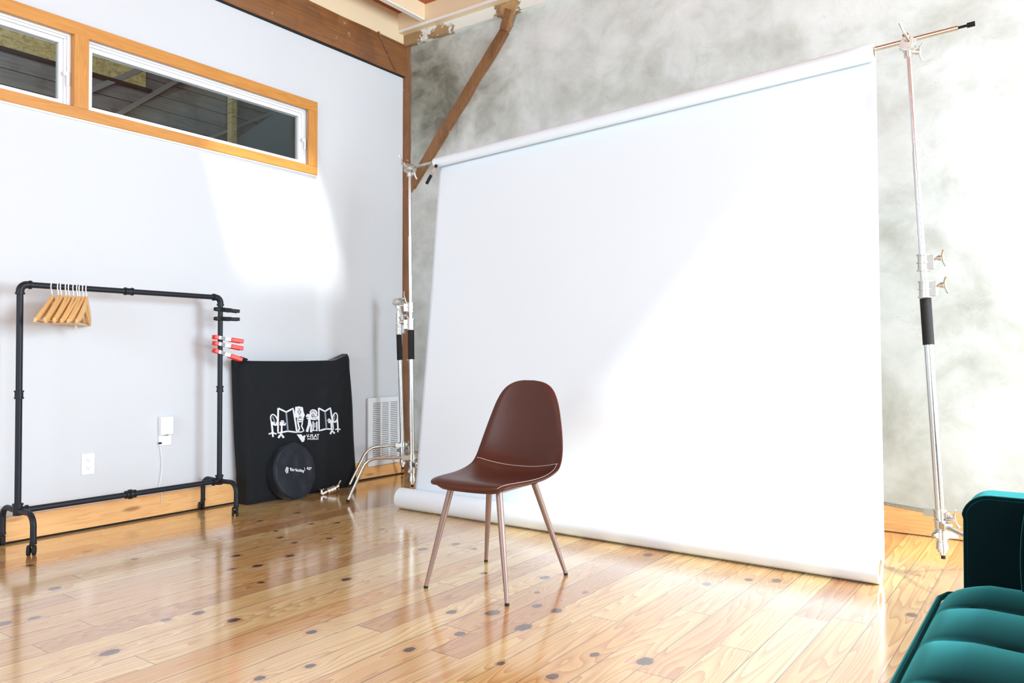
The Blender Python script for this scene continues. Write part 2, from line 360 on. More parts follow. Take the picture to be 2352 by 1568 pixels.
# left wall with the long opening of the high window
w = MB(); OY0, OY1, OZ0, OZ1 = -4.36, -1.045, 2.385, 2.825
w.box((-0.14, FY, 0), (0, -0.04, OZ0)); w.box((-0.14, FY, OZ1), (0, -0.04, CZ)); w.box((-0.14, OY1, OZ0), (0, -0.04, OZ1)); w.box((-0.14, FY, OZ0), (0, OY0, OZ1))
struct('wall_left', w, M['white_wall'], 'white painted wall with the high window', smooth=0)
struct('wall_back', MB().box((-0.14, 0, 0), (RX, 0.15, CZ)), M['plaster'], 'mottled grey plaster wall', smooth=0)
w = MB(); w.box((RX, FY, 0), (RX+0.15, 0.15, 0.85)); w.box((RX, FY, 3.15), (RX+0.15, 0.15, CZ))
for a, b in ((FY, -6.05), (-3.75, -2.35), (-0.25, 0.15)): w.box((RX, a, 0.85), (RX+0.15, b, 3.15))
struct('wall_right', w, M['far_wall'], smooth=0)
w = MB(); w.box((-0.14, FY-0.15, 0), (RX, FY, 1.1)); w.box((-0.14, FY-0.15, 3.1), (RX, FY, CZ)); w.box((-0.14, FY-0.15, 1.1), (1.3, FY, 3.1)); w.box((4.5, FY-0.15, 1.1), (RX, FY, 3.1))
struct('wall_front', w, M['far_wall'], smooth=0)
# ceiling boards with two roof lights
S1 = (1.15, 1.96, -2.42, -1.47); S2 = (4.95, 7.42, -2.52, -1.4)
w = MB()
def ceil_rect(x0, x1, y0, y1): w.box((x0, y0, CZ), (x1, y1, CZ+0.08))
ceil_rect(-0.14, RX, FY, -2.52); ceil_rect(-0.14, RX, -1.4, 0.15)
ceil_rect(-0.14, S1[0], -2.52, -1.4); ceil_rect(S1[1], S2[0], -2.52, -1.4); ceil_rect(S2[1], RX, -2.52, -1.4)
ceil_rect(S1[0], S1[1], -2.52, S1[2]); ceil_rect(S1[0], S1[1], S1[3], -1.4)
struct('ceiling', w, M['ceil'], 'dark orange wooden ceiling boards', smooth=0)
for i, (x0, x1, y0, y1) in enumerate((S1, S2)):
    f = MB(); t_ = 0.04
    f.box((x0-t_, y0-t_, CZ+0.081), (x1+t_, y0, CZ+0.15)); f.box((x0-t_, y1, CZ+0.081), (x1+t_, y1+t_, CZ+0.15)); f.box((x0-t_, y0, CZ+0.081), (x0, y1, CZ+0.15)); f.box((x1, y0, CZ+0.081), (x1+t_, y1, CZ+0.15))
    struct('window_%d' % (7+i), f, M['vinyl'], smooth=0)
# windows of the right and front walls (out of the picture)
def plain_window(name, c0, c1, axis):
    e = sempty(name, (0, 0, 0), 'white framed window')
    f = MB(); (a0, z0), (a1, z1) = c0, c1; p = RX + 0.05 if axis == 'y' else FY - 0.08; t_ = 0.05
    def bx(u0, w0, u1, w1):
        if axis == 'y': f.box((p, u0, w0), (p+0.05, u1, w1))
        else: f.box((u0, p, w0), (u1, p+0.05, w1))
    bx(a0, z0, a1, z0+t_); bx(a0, z1-t_, a1, z1); bx(a0, z0+t_, a0+t_, z1-t_); bx(a1-t_, z0+t_, a1, z1-t_); m_ = (a0+a1)/2; bx(m_-t_/2, z0+t_, m_+t_/2, z1-t_)
    f.build('window_frame', M['vinyl'], e)
plain_window('window_3', (-2.35, 0.75), (-0.25, 3.05), 'y'); plain_window('window_4', (-6.05, 0.85), (-3.75, 3.15), 'y'); plain_window('window_5', (1.3, 1.1), (4.5, 3.1), 'x')

# baseboards
b = MB().box((0, FY, 0.012), (0.02, -0.42, 0.142)); b.box((0, -0.42, 0.012), (0.02, -0.12, 0.10)); b.box((0.0, -0.12, 0.012), (0.02, -0.04, 0.142))
struct('baseboard_left', b, M['pine'], 'knotty pale pine skirting board', smooth=0, bevel=0.002)
struct('trim_1', MB().box((0, FY, 0), (0.012, -0.04, 0.012)), M['dark'], 'dark gap under the pine skirting', smooth=0)
struct('baseboard_back', MB().box((0.075, -0.02, 0.004), (RX, 0, 0.145)), M['pine_x'], 'pine skirting board under the grey wall', smooth=0, bevel=0.002)
# corner post
def rough_post():
    m_ = MB(); nz = 80
    def fn(u, v):
        z = v * 3.61; n1 = noise.noise(Vector((3.1, 0, z*9)))*0.006; n2 = noise.noise(Vector((8.1, 0, z*7)))*0.007
        pts = [(-0.02, -0.045), (0.012+n2*.5, -0.045), (0.045+n2, -0.018), (0.05+n2, 0.0), (0.05, 0.01)]
        k = u * 4; i = min(3, int(k)); f = k - i; a, b_ = pts[i], pts[i+1]
        return (a[0]+(b_[0]-a[0])*f, a[1]+(b_[1]-a[1])*f + n1*0.4, z)
    return m_.grid(fn, 8, nz)
struct('trim_2', rough_post(), M['timber_z'], 'rough brown timber post in the room corner', smooth=60)
# brown beam on the left wall
m_ = MB()
def beam_fn(u, v):
    y = -5.0 + 5.0 * u; per = [(0.0, 3.352), (0.028, 3.352), (0.03, 3.356), (0.03, 3.612), (0.028, 3.618), (0.0, 3.618)]
    k = v * 5; i = min(4, int(k)); f = k - i; a, b_ = per[i], per[i+1]
    nn = noise.noise(Vector((y*3, v*4, 1.2))) * 0.004
    return (a[0]+(b_[0]-a[0])*f + (nn if 0.05 < v < 0.95 else 0), y, a[1]+(b_[1]-a[1])*f + nn*0.8)
m_.grid(beam_fn, 200, 10)
beam = struct('trim_3', m_, M['timber'], 'wide brown timber beam along the top of the white wall', smooth=50)
m2 = MB(); m2.bar((0.036, -0.375, 3.62), (0.036, -0.165, 3.358), 0.02, 0.014, (1, 0, 0)); m2.box((0.028, -0.36, 3.600), (0.038, -0.03, 3.614))
m2.build('joint_strip', M['timber_z'], beam, label='rough splintered joint at the end of the beam')
struct('trim_4', MB().box((0, -5, 3.344), (0.022, -0.045, 3.353)), M['dark'], 'dark strip painting the shadow line under the brown beam', smooth=0)  # shadow below the beam put in as a dark strip
# cream band above the beam is the painted wall plate
struct('trim_5', MB().box((0.0, FY, 3.62), (0.012, -0.0, CZ)), M['cream'], 'cream painted wall plate above the brown beam', smooth=0)
# back wall plates
def ragged(x0, x1, y0, y1, z0, z1, amp, n=260):
    g = MB()
    def fn(u, v):
        x = x0 + (x1-x0)*u; nz = noise.fractal(Vector((x*14, 2, 2)), 1.0, 2.0, 4) * amp
        per = [(y1, z0+nz), (y0, z0+nz), (y0, z1), (y1, z1)]
        k = v * 3; i = min(2, int(k)); f = k - i; a, b_ = per[i], per[i+1]
        return (x, a[0]+(b_[0]-a[0])*f, a[1]+(b_[1]-a[1])*f)
    return g.grid(fn, n, 6)
struct('trim_6', ragged(0.0, RX, -0.05, 0.0, 3.612, 3.703, 0.006), M['peel'], 'white timber plate with peeling paint along the grey wall', smooth=40)
m_ = MB().box((0.0, -0.115, 3.703), (RX, 0.0, CZ)); struct('trim_7', m_, M['cream'], 'cream upper beam above the peeling plate', smooth=0, bevel=0.003)
struct('trim_8', MB().box((0.0, -0.122, 3.700), (RX, -0.115, 3.722)), M['white_paint'], 'white edge strip of the upper beam', smooth=0)
struct('trim_9', MB().box((0.272, FY, 3.745), (0.312, -0.115, CZ)), M['cream'], 'cream ceiling joist near the corner', smooth=0)
struct('trim_10', MB().box((0.27, FY, 3.735), (0.316, -0.122, 3.745)), M['white_paint'], 'white lower edge of the corner joist', smooth=0)
# diagonal brace, with plaster lipped over its edges
def brace():
    a, b_ = Vector((0.03, -0.012, 2.395)), Vector((1.095, -0.012, 3.56)); d = (b_-a); L = d.length; d.normalize(); n_ = Vector((-d.z, 0, d.x)); g = MB()
    def fn(u, v):
        s = u * L; wl = 0.040 + noise.noise(Vector((s*5, 1, 0)))*0.009; wr = 0.040 + noise.noise(Vector((s*5, 7, 0)))*0.009
        per = [(-wr-0.003, 0.02), (-wr, -0.012), (wl, -0.012), (wl+0.003, 0.02)]
        k = v * 3; i = min(2, int(k)); f = k - i; p, r = per[i], per[i+1]
        return a + d*s + n_*(p[0]+(r[0]-p[0])*f) + Vector((0, p[1]+(r[1]-p[1])*f, 0))
    return g.grid(fn, 120, 6)
br = struct('trim_11', brace(), M['brace'], 'brown diagonal brace set into the grey wall', smooth=40)
m_ = MB(); a, b_ = Vector((0.03, 0, 2.395)), Vector((1.095, 0, 3.56)); d = (b_-a).normalized(); n_ = Vector((-d.z, 0, d.x))
def lip(u, v):
    s = 0.05 + u * 1.46; wl = 0.040 + noise.noise(Vector((s*5, 7, 0)))*0.009; o = -(wl + 0.004 + v*0.012)
    return a + d*s + n_*o + Vector((0, -0.014 + v*0.012, 0))
m_.grid(lip, 120, 2); m_.build('rough_edge', M['timber_z'], br, label='dark rough lower edge of the brace')  # strip of darker rough timber along the brace's lower side
m_ = MB(); rnd = random.Random(3); c_ = Vector((1.115, -0.056, 3.655)); poly = []
for i in range(26):
    t_ = 2*PI*i/26; rr = 0.085*(1+rnd.uniform(-0.2, 0.2)); poly.append((c_.x + rr*math.cos(t_)*0.95, c_.z - 0.01 + rr*math.sin(t_)*0.7))
rot = Matrix(((1, 0, 0, 0), (0, 0, -1, -0.0505), (0, 1, 0, 0), (0, 0, 0, 1)))
m_.prism(poly, 0, 0.003, rot); m_.build('bare_patch', plain('bare_tan_wood', srgb(176, 142, 96), 0.8), br, label='tan patch of bare wood where the paint has peeled')
m_ = MB(); m_.bar((1.062, -0.03, 3.50), (1.135, -0.058, 3.63), 0.07, 0.05, (0, 1, 0)); m_.build('brace_head', M['brace'], br)

# ---------------------------------------------------------------- long high window in the left wall
e = sempty('trim_12', (0, 0, 0), 'pine casing around the long high window')
def piece(name, a, b, mat, par, bev=0.002): return MB().box(a, b).build(name, mat, par, bevel=bev)
piece('casing_board', (0, -4.45, 2.81), (0.022, -0.98, 2.885), M['casing'], e)
piece('casing_board', (0, -4.45, 2.338), (0.022, -0.98, 2.400), M['casing'], e)
piece('casing_board', (0, -1.062, 2.4), (0.022, -0.98, 2.81), M['casing_z'], e)
piece('casing_board', (0, -4.45, 2.4), (0.022, -4.35, 2.81), M['casing_z'], e)
piece('mullion_post', (-0.12, -2.725, 2.386), (0.021, -2.645, 2.824), M['casing_z'], e)
piece('sill_strip', (0, -4.45, 2.328), (0.012, -0.985, 2.338), M['white_paint'], e, 0)
def vinyl_window(name, y0, y1, latch_y, label):
    e = sempty(name, (0, 0, 0), label); z0, z1 = 2.388, 2.822
    def ring(nm, ya, yb, za, zb, t1, x0, x1, t_top=None):
        g = MB(); tt = t_top or t1
        g.box((x0, ya, za), (x1, yb, za+t1)); g.box((x0, ya, zb-tt), (x1, yb, zb)); g.box((x0, ya, za+t1), (x1, ya+t1, zb-tt)); g.box((x0, yb-t1, za+t1), (x1, yb, zb-tt))
        return g.build(nm, M['vinyl'], e, bevel=0.002)
    ring('window_frame', y0, y1, z0, z1, 0.018, -0.12, -0.022)
    ring('window_frame', y0+0.018, y1-0.018, z0+0.018, z1-0.018, 0.012, -0.11, -0.036, 0.014)
    ring('sash', y0+0.03, y1-0.03, z0+0.03, z1-0.032, 0.022, -0.09, -0.05, 0.024)
    g = MB().box((-0.075, y0+0.05, z0+0.05), (-0.07, y1-0.05, z1-0.05)); g.build('pane', M['glass'], e, smooth=0)
    g = MB(); g.box((-0.034, latch_y-0.012, 2.575), (-0.018, latch_y+0.012, 2.60)); g.box((-0.026, latch_y+0.002, 2.52), (-0.012, latch_y+0.014, 2.60)); g.build('latch', M['vinyl'], e, bevel=0.002)
vinyl_window('window_1', -2.645, -1.047, -1.075, 'long white framed high window, right of the pine mullion')
vinyl_window('window_2', -4.35, -2.725, -2.752, 'white framed high window, left of the pine mullion')

# the dim loft beyond the high window
g = MB(); g.box((-3.1, -9, 0), (-3.0, 4.5, 6.2)); struct('wall_beyond', g, M['boards_dark'], 'dark weathered board wall seen through the high window', smooth=0)
g = MB()
for k in range(22): g.box((-3.0, -6, 2.35 + k*0.145), (-2.992, 4.4, 2.353 + k*0.145))
struct('trim_13', g, M['dark'], 'dark seams between the weathered boards', smooth=0)
struct('trim_14', MB().box((-2.99, -6.0, 3.685), (-2.97, -0.66, 4.6)), M['osb'], 'yellow strand board panel beyond the window', smooth=0)
struct('trim_15', MB().box((-2.99, -6.0, 3.655), (-2.95, -0.60, 3.685)), M['dark'], 'dark strip under the strand board', smooth=0)
struct('trim_16', MB().box((-3.14, -9, 5.0), (-0.14, 4.5, 5.1)), M['boards_dark'], smooth=0)
struct('trim_17', MB().box((-3.1, 4.4, 0), (-0.14, 4.5, 5)), M['grey_board'], smooth=0); struct('trim_18', MB().box((-3.1, -9.1, 0), (-0.14, -9, 5)), M['grey_board'], smooth=0)
struct('trim_19', MB().box((-3.1, -9.1, -0.1), (-0.14, 4.5, 0)), M['grey_board'], smooth=0)
struct('trim_20', MB().box((-0.14, 0.15, 0), (-0.10, 4.5, 5)), M['grey_board'], smooth=0)
def onfar(px_list, t, mat, nm, lab, wd=0.05):
    g = MB()
    for a, b_ in px_list: g.bar((-2.97, a[0], a[1]), (-2.97, b_[0], b_[1]), wd, t, (1, 0, 0))
    struct(nm, g, mat, lab, smooth=0)
onfar([((-1.22, 3.50), (-0.55, 3.98))], 0.02, M['strip'], 'trim_21', 'pale diagonal strip beyond the window', 0.05)
onfar([((-1.02, 3.28), (-0.25, 3.92))], 0.02, M['strip'], 'trim_22', 'second pale diagonal strip beyond the window', 0.045)
struct('trim_23', MB().box((-2.96, 0.27, 2.9), (-2.88, 0.335, 4.2)), M['osb'], 'yellow wooden stud beyond the window', smooth=0)
g = MB(); rot = Matrix(((0, 0, 1, 0), (1, 0, 0, 0), (0, 1, 0, 0), (0, 0, 0, 1)))
g.prism([(0.20, 2.9), (1.9, 2.9), (1.9, 4.3), (1.3, 4.15), (0.35, 3.38)], -2.985, -2.965, rot); struct('trim_24', g, M['grey_board'], 'blue-grey board panel beyond the window', smooth=0)
onfar([((-0.35, 3.1), (1.25, 4.05))], 0.02, M['strip'], 'trim_25', 'pale rafter edge beyond the window', 0.03)

# ---------------------------------------------------------------- paper backdrop
bd = thing('paper_backdrop', (2.5, -1.0, 0), 'wide white seamless paper backdrop hanging from the crossbar to the floor', 'backdrop')
O = Vector((2.5, -1.0, 0)); CB0, CB1 = Vector((0.845, -0.9, 2.283)), Vector((4.237, -0.9, 2.447))
def cbz(x): return 2.283 + (x - 0.845) * (2.447-2.283)/3.392
def sheet(u, v):
    x = (1.123 + 2.72*u)*(1-v) + (1.09 + 2.81*u)*v
    z0 = cbz(1.123 + 2.72*u) - 0.012; z = z0 + (0.075 - z0) * v
    y = -0.862 + (-1.064+0.862) * (v**1.15)
    y += -0.014 * math.exp(-((1-u)*2.7/0.10)**2) * math.sin(PI*min(1, v*1.02)) + 0.010*math.exp(-(((1-u)*2.7-0.22)/0.12)**2) * math.sin(PI*v)
    y += 0.006 * noise.noise(Vector((x*0.9, z*0.7, 3))) * math.sin(PI*v)
    return Vector((x, y, z)) - O
sh = MB().grid(sheet, 120, 60).build('paper_sheet', M['paper'], bd, smooth=180)
so = sh.modifiers.new('thick', 'SOLIDIFY'); so.thickness = 0.0015
def roll(p0, p1, r0, r1, nm, turns=0.002):
    g = MB(); n = 48; k = 12
    for i in range(1): g.tube([p0.lerp(p1, j/k) for j in range(k+1)], r0, n, False, [r0+(r1-r0)*j/k for j in range(k+1)])
    g.tube([p0, p1], r0, n, False, [r0*0.62, r1*0.62])
    for p, r in ((p0, r0), (p1, r1)):
        d, a, b_ = sphere_dirs(p0, p1)
        vs = [p + (a*math.cos(2*PI*j/n)+b_*math.sin(2*PI*j/n))*r*f for f in (1, 0.62) for j in range(n)]
        g.add(vs, [(j, (j+1) % n, n+(j+1) % n, n+j) for j in range(n)])
    return g.build(nm, M['paper'], bd, smooth=50)
r_ = roll(Vector((1.118, -0.9, cbz(1.12)-0.009))-O, Vector((3.843, -0.9, cbz(3.84)-0.012))-O, 0.031, 0.040, 'paper_roll')
MB().tube([Vector((1.10, -0.9, cbz(1.10)-0.004))-O, Vector((3.842, -0.9, cbz(3.86)-0.006))-O], 0.02, 24).build('cardboard_core', M['card'], r_)
r_ = roll(Vector((1.03, -1.13, 0.0665))-O, Vector((3.895, -1.13, 0.0665))-O, 0.066, 0.066, 'paper_roll')
MB().tube([Vector((1.03, -1.13, 0.0665))-O, Vector((3.89, -1.13, 0.0665))-O], 0.037, 24).build('cardboard_core', M['card'], r_)

# crossbar
cb = thing('crossbar_pole', tuple(CB0), 'slim steel crossbar through the top of the paper roll', 'crossbar')
g = MB(); g.tube([(0, 0, 0), tuple((CB1-CB0)*0.985)], 0.0105, 16); g.build('rod', M['nickel'], cb)
dd_ = (CB1-CB0).normalized()
g = MB(); g.tube([tuple((CB1-CB0)*0.985), tuple((CB1-CB0)*0.995)], 0.006, 12); g.tube([tuple((CB1-CB0)*0.995), tuple((CB1-CB0)*1.004)], 0.011, 14); g.build('end_cap', M['black'], cb, label='black end cap')

# ---------------------------------------------------------------- stands
def t_handle(par, c, d, L=0.06, nm='t_handle'):
    c = Vector(c); d = Vector(d).normalized(); s = Vector((0, 0, 1)) if abs(d.z) < 0.8 else Vector((1, 0, 0))
    w_ = d.cross(s).normalized()*0.4 + s; w_.normalize()
    g = MB(); g.cyl(c, c+d*0.028, 0.008); g.cyl(c+d*0.018, c+d*0.034, 0.013)
    e_ = c + d*0.034
    g.tube([e_ - w_*L*0.62 + d*0.012, e_ - w_*L*0.3 + d*0.002, e_, e_ + w_*L*0.3 + d*0.002, e_ + w_*L*0.62 + d*0.012], 0.005, 8, True, [0.0075, 0.0055, 0.007, 0.0055, 0.0075])
    return g.build(nm, M['cast'], par, smooth=60)
def collar(par, z, h, r, off, ang):
    g = MB(); c = Vector(off)
    g.cyl(c+Vector((0, 0, z)), c+Vector((0, 0, z+h)), r, n=20)
    for zz in (z, z+h*0.5, z+h): g.cyl(c+Vector((0, 0, zz-0.003)), c+Vector((0, 0, zz+0.003)), r+0.005, n=20)
    d = Vector((math.cos(ang), math.sin(ang), 0))
    g.bar(c+Vector((0, 0, z+h*0.5))+d*r*0.7, c+Vector((0, 0, z+h*0.5))+d*(r+0.026), 0.026, h*0.9)
    o = g.build('collar', M['cast'], par, bevel=0.001)
    t_handle(o, c+Vector((0, 0, z+h*0.72))+d*(r+0.022), d)
    return o
def grip_head(par, c, along=(1, 0, 0), big=0.032):
    c = Vector(c); a = Vector(along).normalized(); f = Vector((0, -1, 0)) if abs(a.y) < 0.7 else Vector((1, 0, 0))
    g = MB(); g.cyl(c + f*(-0.03), c + f*0.03, big, n=24); g.cyl(c + f*0.03, c+f*0.042, big*0.8, n=24); g.cyl(c+f*(-0.042), c+f*(-0.03), big*0.8, n=24)
    g.cyl(c+Vector((0, 0, -0.055)), c+Vector((0, 0, -0.015)), 0.018, n=18)
    g.bar(c + a*-0.035 + f*0.005, c + a*0.035 + f*0.005, 0.03, 0.03)
    o = g.build('grip_head', M['cast'], par, bevel=0.001)
    t_handle(o, c + f*0.04 + Vector((0, 0, 0.01)), f + Vector((0, 0, 0.5)), 0.085)
    t_handle(o, c + Vector((0, 0, -0.035)) + a*0.012, a + Vector((0, 0, -0.15)), 0.06)
    return o
def stand(name, base, top, label, legs, grip, c1, c2, hub=0.30, head=None, second=None, ang=0.0, rlow=0.0175, tipz=0.13):
    t = thing(name, (base[0], base[1], 0), label, 'light stand'); B = Vector((base[0], base[1], 0)); T = Vector(top) - B
    def P(z): return Vector((T.x*z/T.z, T.y*z/T.z, z))
    g = MB(); g.cyl(P(tipz), P(grip[0]), rlow, n=20); g.build('lower_tube', M['chrome'], t)
    g = MB(); g.cyl(P(grip[0]), P(grip[1]), rlow+0.0045, n=20); g.build('grip_sleeve', M['rubber'], t, label='black rubber grip')
    collar(t, c1[0], c1[1]-c1[0], rlow+0.006, P((c1[0]+c1[1])/2)*Vector((1, 1, 0)) if False else (P(c1[0]).x, P(c1[0]).y, 0), ang)
    g = MB(); g.cyl(P(c1[1]-0.02), P(c2[0]+0.02), rlow-0.004, n=18); g.build('middle_tube', M['chrome'], t)
    collar(t, c2[0], c2[1]-c2[0], rlow+0.004, (P(c2[0]).x, P(c2[0]).y, 0), ang)
    g = MB(); mid = P(c2[1] + (T.z-c2[1])*0.5); g.cyl(P(c2[1]-0.02), mid, rlow-0.006, n=18); g.cyl(mid, P(T.z), rlow-0.0085, n=18); g.build('riser_tube', M['chrome'], t)
    # hub castings
    g = MB()
    for k, (zz) in enumerate((hub, hub-0.045, hub-0.09)):
        g.cyl(P(zz-0.018), P(zz+0.018), 0.026, n=20); g.cyl(P(zz+0.016), P(zz+0.021), 0.03, n=20)
        d = Vector((math.cos(legs[k][0]), math.sin(legs[k][0]), 0)); g.bar(P(zz)+d*0.01, P(zz)+d*0.07, 0.034, 0.03)
    g.cyl(P(tipz), P(hub-0.1), 0.021, n=16); g.cyl(P(tipz-0.014), P(tipz+0.002), 0.012, n=12)
    for k in range(3):
        a_ = legs[k][0]+PI; d = Vector((math.cos(a_), math.sin(a_), 0)); zz = hub-0.045*k; g.bar(P(zz)+d*0.005, P(zz)+d*0.036, 0.022, 0.024); g.cyl(P(zz)+d*0.03, P(zz)+d*0.044, 0.010, n=12)
    g.cyl(P(tipz+0.012), P(tipz+0.045), 0.027, 0.024, n=16)
    hb = g.build('hub', M['cast'], t, bevel=0.001)
    MB().cyl(P(tipz-0.03), P(tipz-0.012), 0.009, n=12).build('tip_cap', M['rubber'], hb, label='black tip')
    t_handle(hb, P(hub-0.02)+Vector((math.cos(ang), math.sin(ang), 0))*0.024, (math.cos(ang), math.sin(ang), 0.2), 0.07)
    for k, (a, R, Lh) in enumerate(legs):
        zz = hub - 0.045*k; d = Vector((math.cos(a), math.sin(a), 0)); s = P(zz)
        foot = Vector((s.x, s.y, 0)) + d*R; foot.z = 0.012; bend = s + d*Lh; bend.z = zz*1.0
        pts = [s + d*0.05]
        for i in range(9):
            q_ = i/8; p0 = bend - d*0.075; p2 = bend + (foot-bend).normalized()*0.075
            pts.append(p0*(1-q_)**2 + bend*2*q_*(1-q_) + p2*q_*q_)
        pts.append(foot)
        lg = MB().tube(pts, 0.0105, 12).build('leg', M['nickel'], t)
        MB().cyl(foot + (bend-foot).normalized()*0.016, foot - (bend-foot).normalized()*0.004, 0.0115, n=12).build('foot_cap', M['rubber'], lg, label='black rubber foot cap')
    if head: grip_head(t, P(T.z) + Vector((0, 0, 0.012)), *head)
    if second: grip_head(t, P(T.z - second), (0, 1, 0), 0.026)
    return t
# left backdrop stand
stand('light_stand', (0.940, -0.925), (0.907, -0.925, 2.262), 'chrome stand with black grip holding the left end of the crossbar',
      [(math.radians(225), 0.43, 0.30), (math.radians(345), 0.43, 0.30), (math.radians(105), 0.43, 0.30)], (0.966, 1.165), (1.17, 1.24), (1.29, 1.35), hub=0.30, head=((1, 0, 0),), ang=math.radians(200))
# stand parked in the corner
stand('light_stand', (0.315, -0.360), (0.280, -0.385, 1.40), 'shorter chrome stand parked in the corner beside the white wall vent',
      [(math.radians(254), 0.46, 0.30), (math.radians(14), 0.42, 0.28), (math.radians(134), 0.32, 0.22)], (0.955, 1.155), (1.16, 1.235), (1.255, 1.32), hub=0.29, head=((0, 1, 0),), ang=math.radians(10))
# right backdrop stand
stand('light_stand', (4.118, -0.925), (3.990, -0.925, 2.392), 'tall chrome stand with black grip holding the right end of the crossbar',
      [(math.radians(155), 0.50, 0.36), (math.radians(-60), 0.46, 0.32), (math.radians(45), 0.46, 0.32)], (1.043, 1.25), (1.255, 1.325), (1.375, 1.445), hub=0.295, head=((1, 0, 0),), ang=math.radians(-15), rlow=0.019)
# corner stand's spigot rod
# spring clamp below the left end of the top roll
def spring_clamp(name, loc, axis, handle_mat, label, group=None, scale=1.0, spread=0.35, roll_=0.0, jaw_mat=None, arm_mat=None, fat=1.0):
    """axis: direction from the jaws to the handles"""
    t = thing(name, loc, label, 'clamp', group)
    x = Vector(axis).normalized(); up = Vector((0, 0, 1)); n_ = x.cross(up).normalized(); up = n_.cross(x).normalized()
    if roll_: qn = Quaternion(x, roll_); n_ = qn @ n_; up = qn @ up
    m = Matrix((x, n_, up)).transposed().to_4x4() @ Matrix.Scale(scale, 4)
    # handles are a pair side by side about the pivot; jaws grip the pipe between them
    for sgn in (-1, 1):
        g = MB()
        pa = [m @ Vector(p) for p in ((-0.03, 0.018*sgn, 0), (-0.005, 0.024*sgn, 0), (0.03, 0.010*sgn, 0), (0.075, 0.024*sgn, 0))]
        for p_, r_2 in zip(pa[:-1], pa[1:]): g.bar(p_, r_2 + (r_2-p_).normalized()*0.002, 0.004*fat*fat, 0.021*scale*fat, tuple(up))
        arm = g.build('arm', arm_mat or M['zinc'], t)
        g = MB(); g.bar(m @ Vector((0.062, 0.020*sgn, 0)), m @ Vector((0.142, 0.027*sgn, 0)), 0.013*scale, 0.027*scale, tuple(up)); g.build('handle_sleeve', handle_mat, arm, bevel=0.005*scale, seg=3)
        g = MB(); g.box((-0.043, min(0.008*sgn, 0.03*sgn), -0.013), (-0.016, max(0.008*sgn, 0.03*sgn), 0.013), m); g.build('jaw_tip', jaw_mat or handle_mat, arm, bevel=0.003)
    g = MB(); g.cyl(m @ Vector((0.035, -0.004, -0.013)), m @ Vector((0.035, -0.004, 0.013)), 0.008*scale)
    for k in range(5): g.tube([m @ Vector((0.035+0.009*math.cos(a), 0.009*math.sin(a), -0.010+0.005*k)) for a in [2*PI*i/10 for i in range(11)]], 0.0016, 6, False)
    g.build('spring', M['zinc'], t)
    return t
spring_clamp('spring_clamp', (1.135, -0.93, 2.235), (-0.30, -0.35, -0.9), M['black'], 'black spring clamp below the left end of the top paper roll', scale=0.75)

# ---------------------------------------------------------------- leather chair
CHL = Vector((2.513, -2.071, 0)); ca = math.radians(4.5)
ch = thing('side_chair', tuple(CHL), 'brown leatherette chair with four slim taupe legs on the pine floor', 'chair', rz=ca)
# local frame: -y is the front.  profile: (y, z, half width, lift of the sides)
PR = [(-0.252, 0.428, 0.150, 0.000), (-0.262, 0.446, 0.165, 0.0), (-0.250, 0.462, 0.180, 0.002), (-0.215, 0.470, 0.197, 0.004), (-0.15, 0.466, 0.213, 0.010), (-0.06, 0.456, 0.224, 0.020), (0.03, 0.448, 0.229, 0.032),
      (0.11, 0.449, 0.231, 0.044), (0.165, 0.466, 0.232, 0.046), (0.200, 0.505, 0.230, 0.042), (0.222, 0.56, 0.224, 0.036), (0.240, 0.63, 0.210, 0.030), (0.254, 0.70, 0.192, 0.024), (0.266, 0.77, 0.170, 0.018), (0.273, 0.82, 0.145, 0.012), (0.278, 0.852, 0.115, 0.007), (0.281, 0.871, 0.075, 0.003), (0.282, 0.878, 0.030, 0.0)]
def catmull(P, t):
    n = len(P) - 1; k = t * n; i = min(n-1, int(k)); f = k - i
    p0, p1, p2, p3 = P[max(0, i-1)], P[i], P[i+1], P[min(n, i+2)]
    return [0.5*((2*b) + (-a+c)*f + (2*a-5*b+4*c-d)*f*f + (-a+3*b-3*c+d)*f**3) for a, b, c, d in zip(p0, p1, p2, p3)]
def shell(u, v, off=0.0):
    y, z, hw, lf = catmull(PR, v); y2, z2, _, _ = catmull(PR, min(1, v+0.01)); y1, z1, _, _ = catmull(PR, max(0, v-0.01))
    ty, tz = y2-y1, z2-z1; L = math.hypot(ty, tz) or 1; ny, nz = -tz/L, ty/L      # toward the sitter
    if nz < 0 and v < 0.5: pass
    s = u*2 - 1; l = abs(s)**2.6 * lf
    edge = -0.010*max(0, abs(s)-0.86)/0.14 * 1.0
    fl = 0.012*(abs(s)**3) if v < 0.12 else 0
    return Vector((s*hw, y + ny*(l+off+edge) + fl*3*(1-v/0.12 if v < 0.12 else 0), z + nz*(l+off+edge)))
def shell_mesh(v0, v1, nv, t=0.022):
    g = MB(); nu = 28; w_ = nu+1; vs = []
    for side in (0, 1):
        for j in range(nv+1):
            for i in range(nu+1):
                v = v0 + (v1-v0)*j/nv; u = i/nu; s = abs(u*2-1)
                th = t * (1 - max(0, s-0.8)/0.2*0.55)
                vs.append(shell(u, v, (0 if side == 0 else -th)))
    N = (nv+1)*w_; fs = []
    for j in range(nv):
        for i in range(nu):
            a = j*w_+i; fs.append((a, a+1, a+1+w_, a+w_)); fs.append((N+a, N+a+w_, N+a+1+w_, N+a+1))
        fs.append((j*w_, (j+1)*w_, N+(j+1)*w_, N+j*w_)); fs.append((j*w_+nu, N+j*w_+nu, N+(j+1)*w_+nu, (j+1)*w_+nu))
    for i in range(nu): fs.append((i, N+i, N+i+1, i+1)); fs.append((nv*w_+i, nv*w_+i+1, N+nv*w_+i+1, N+nv*w_+i))
    return g.add(vs, fs)
VC = 0.515   # crease between seat and back
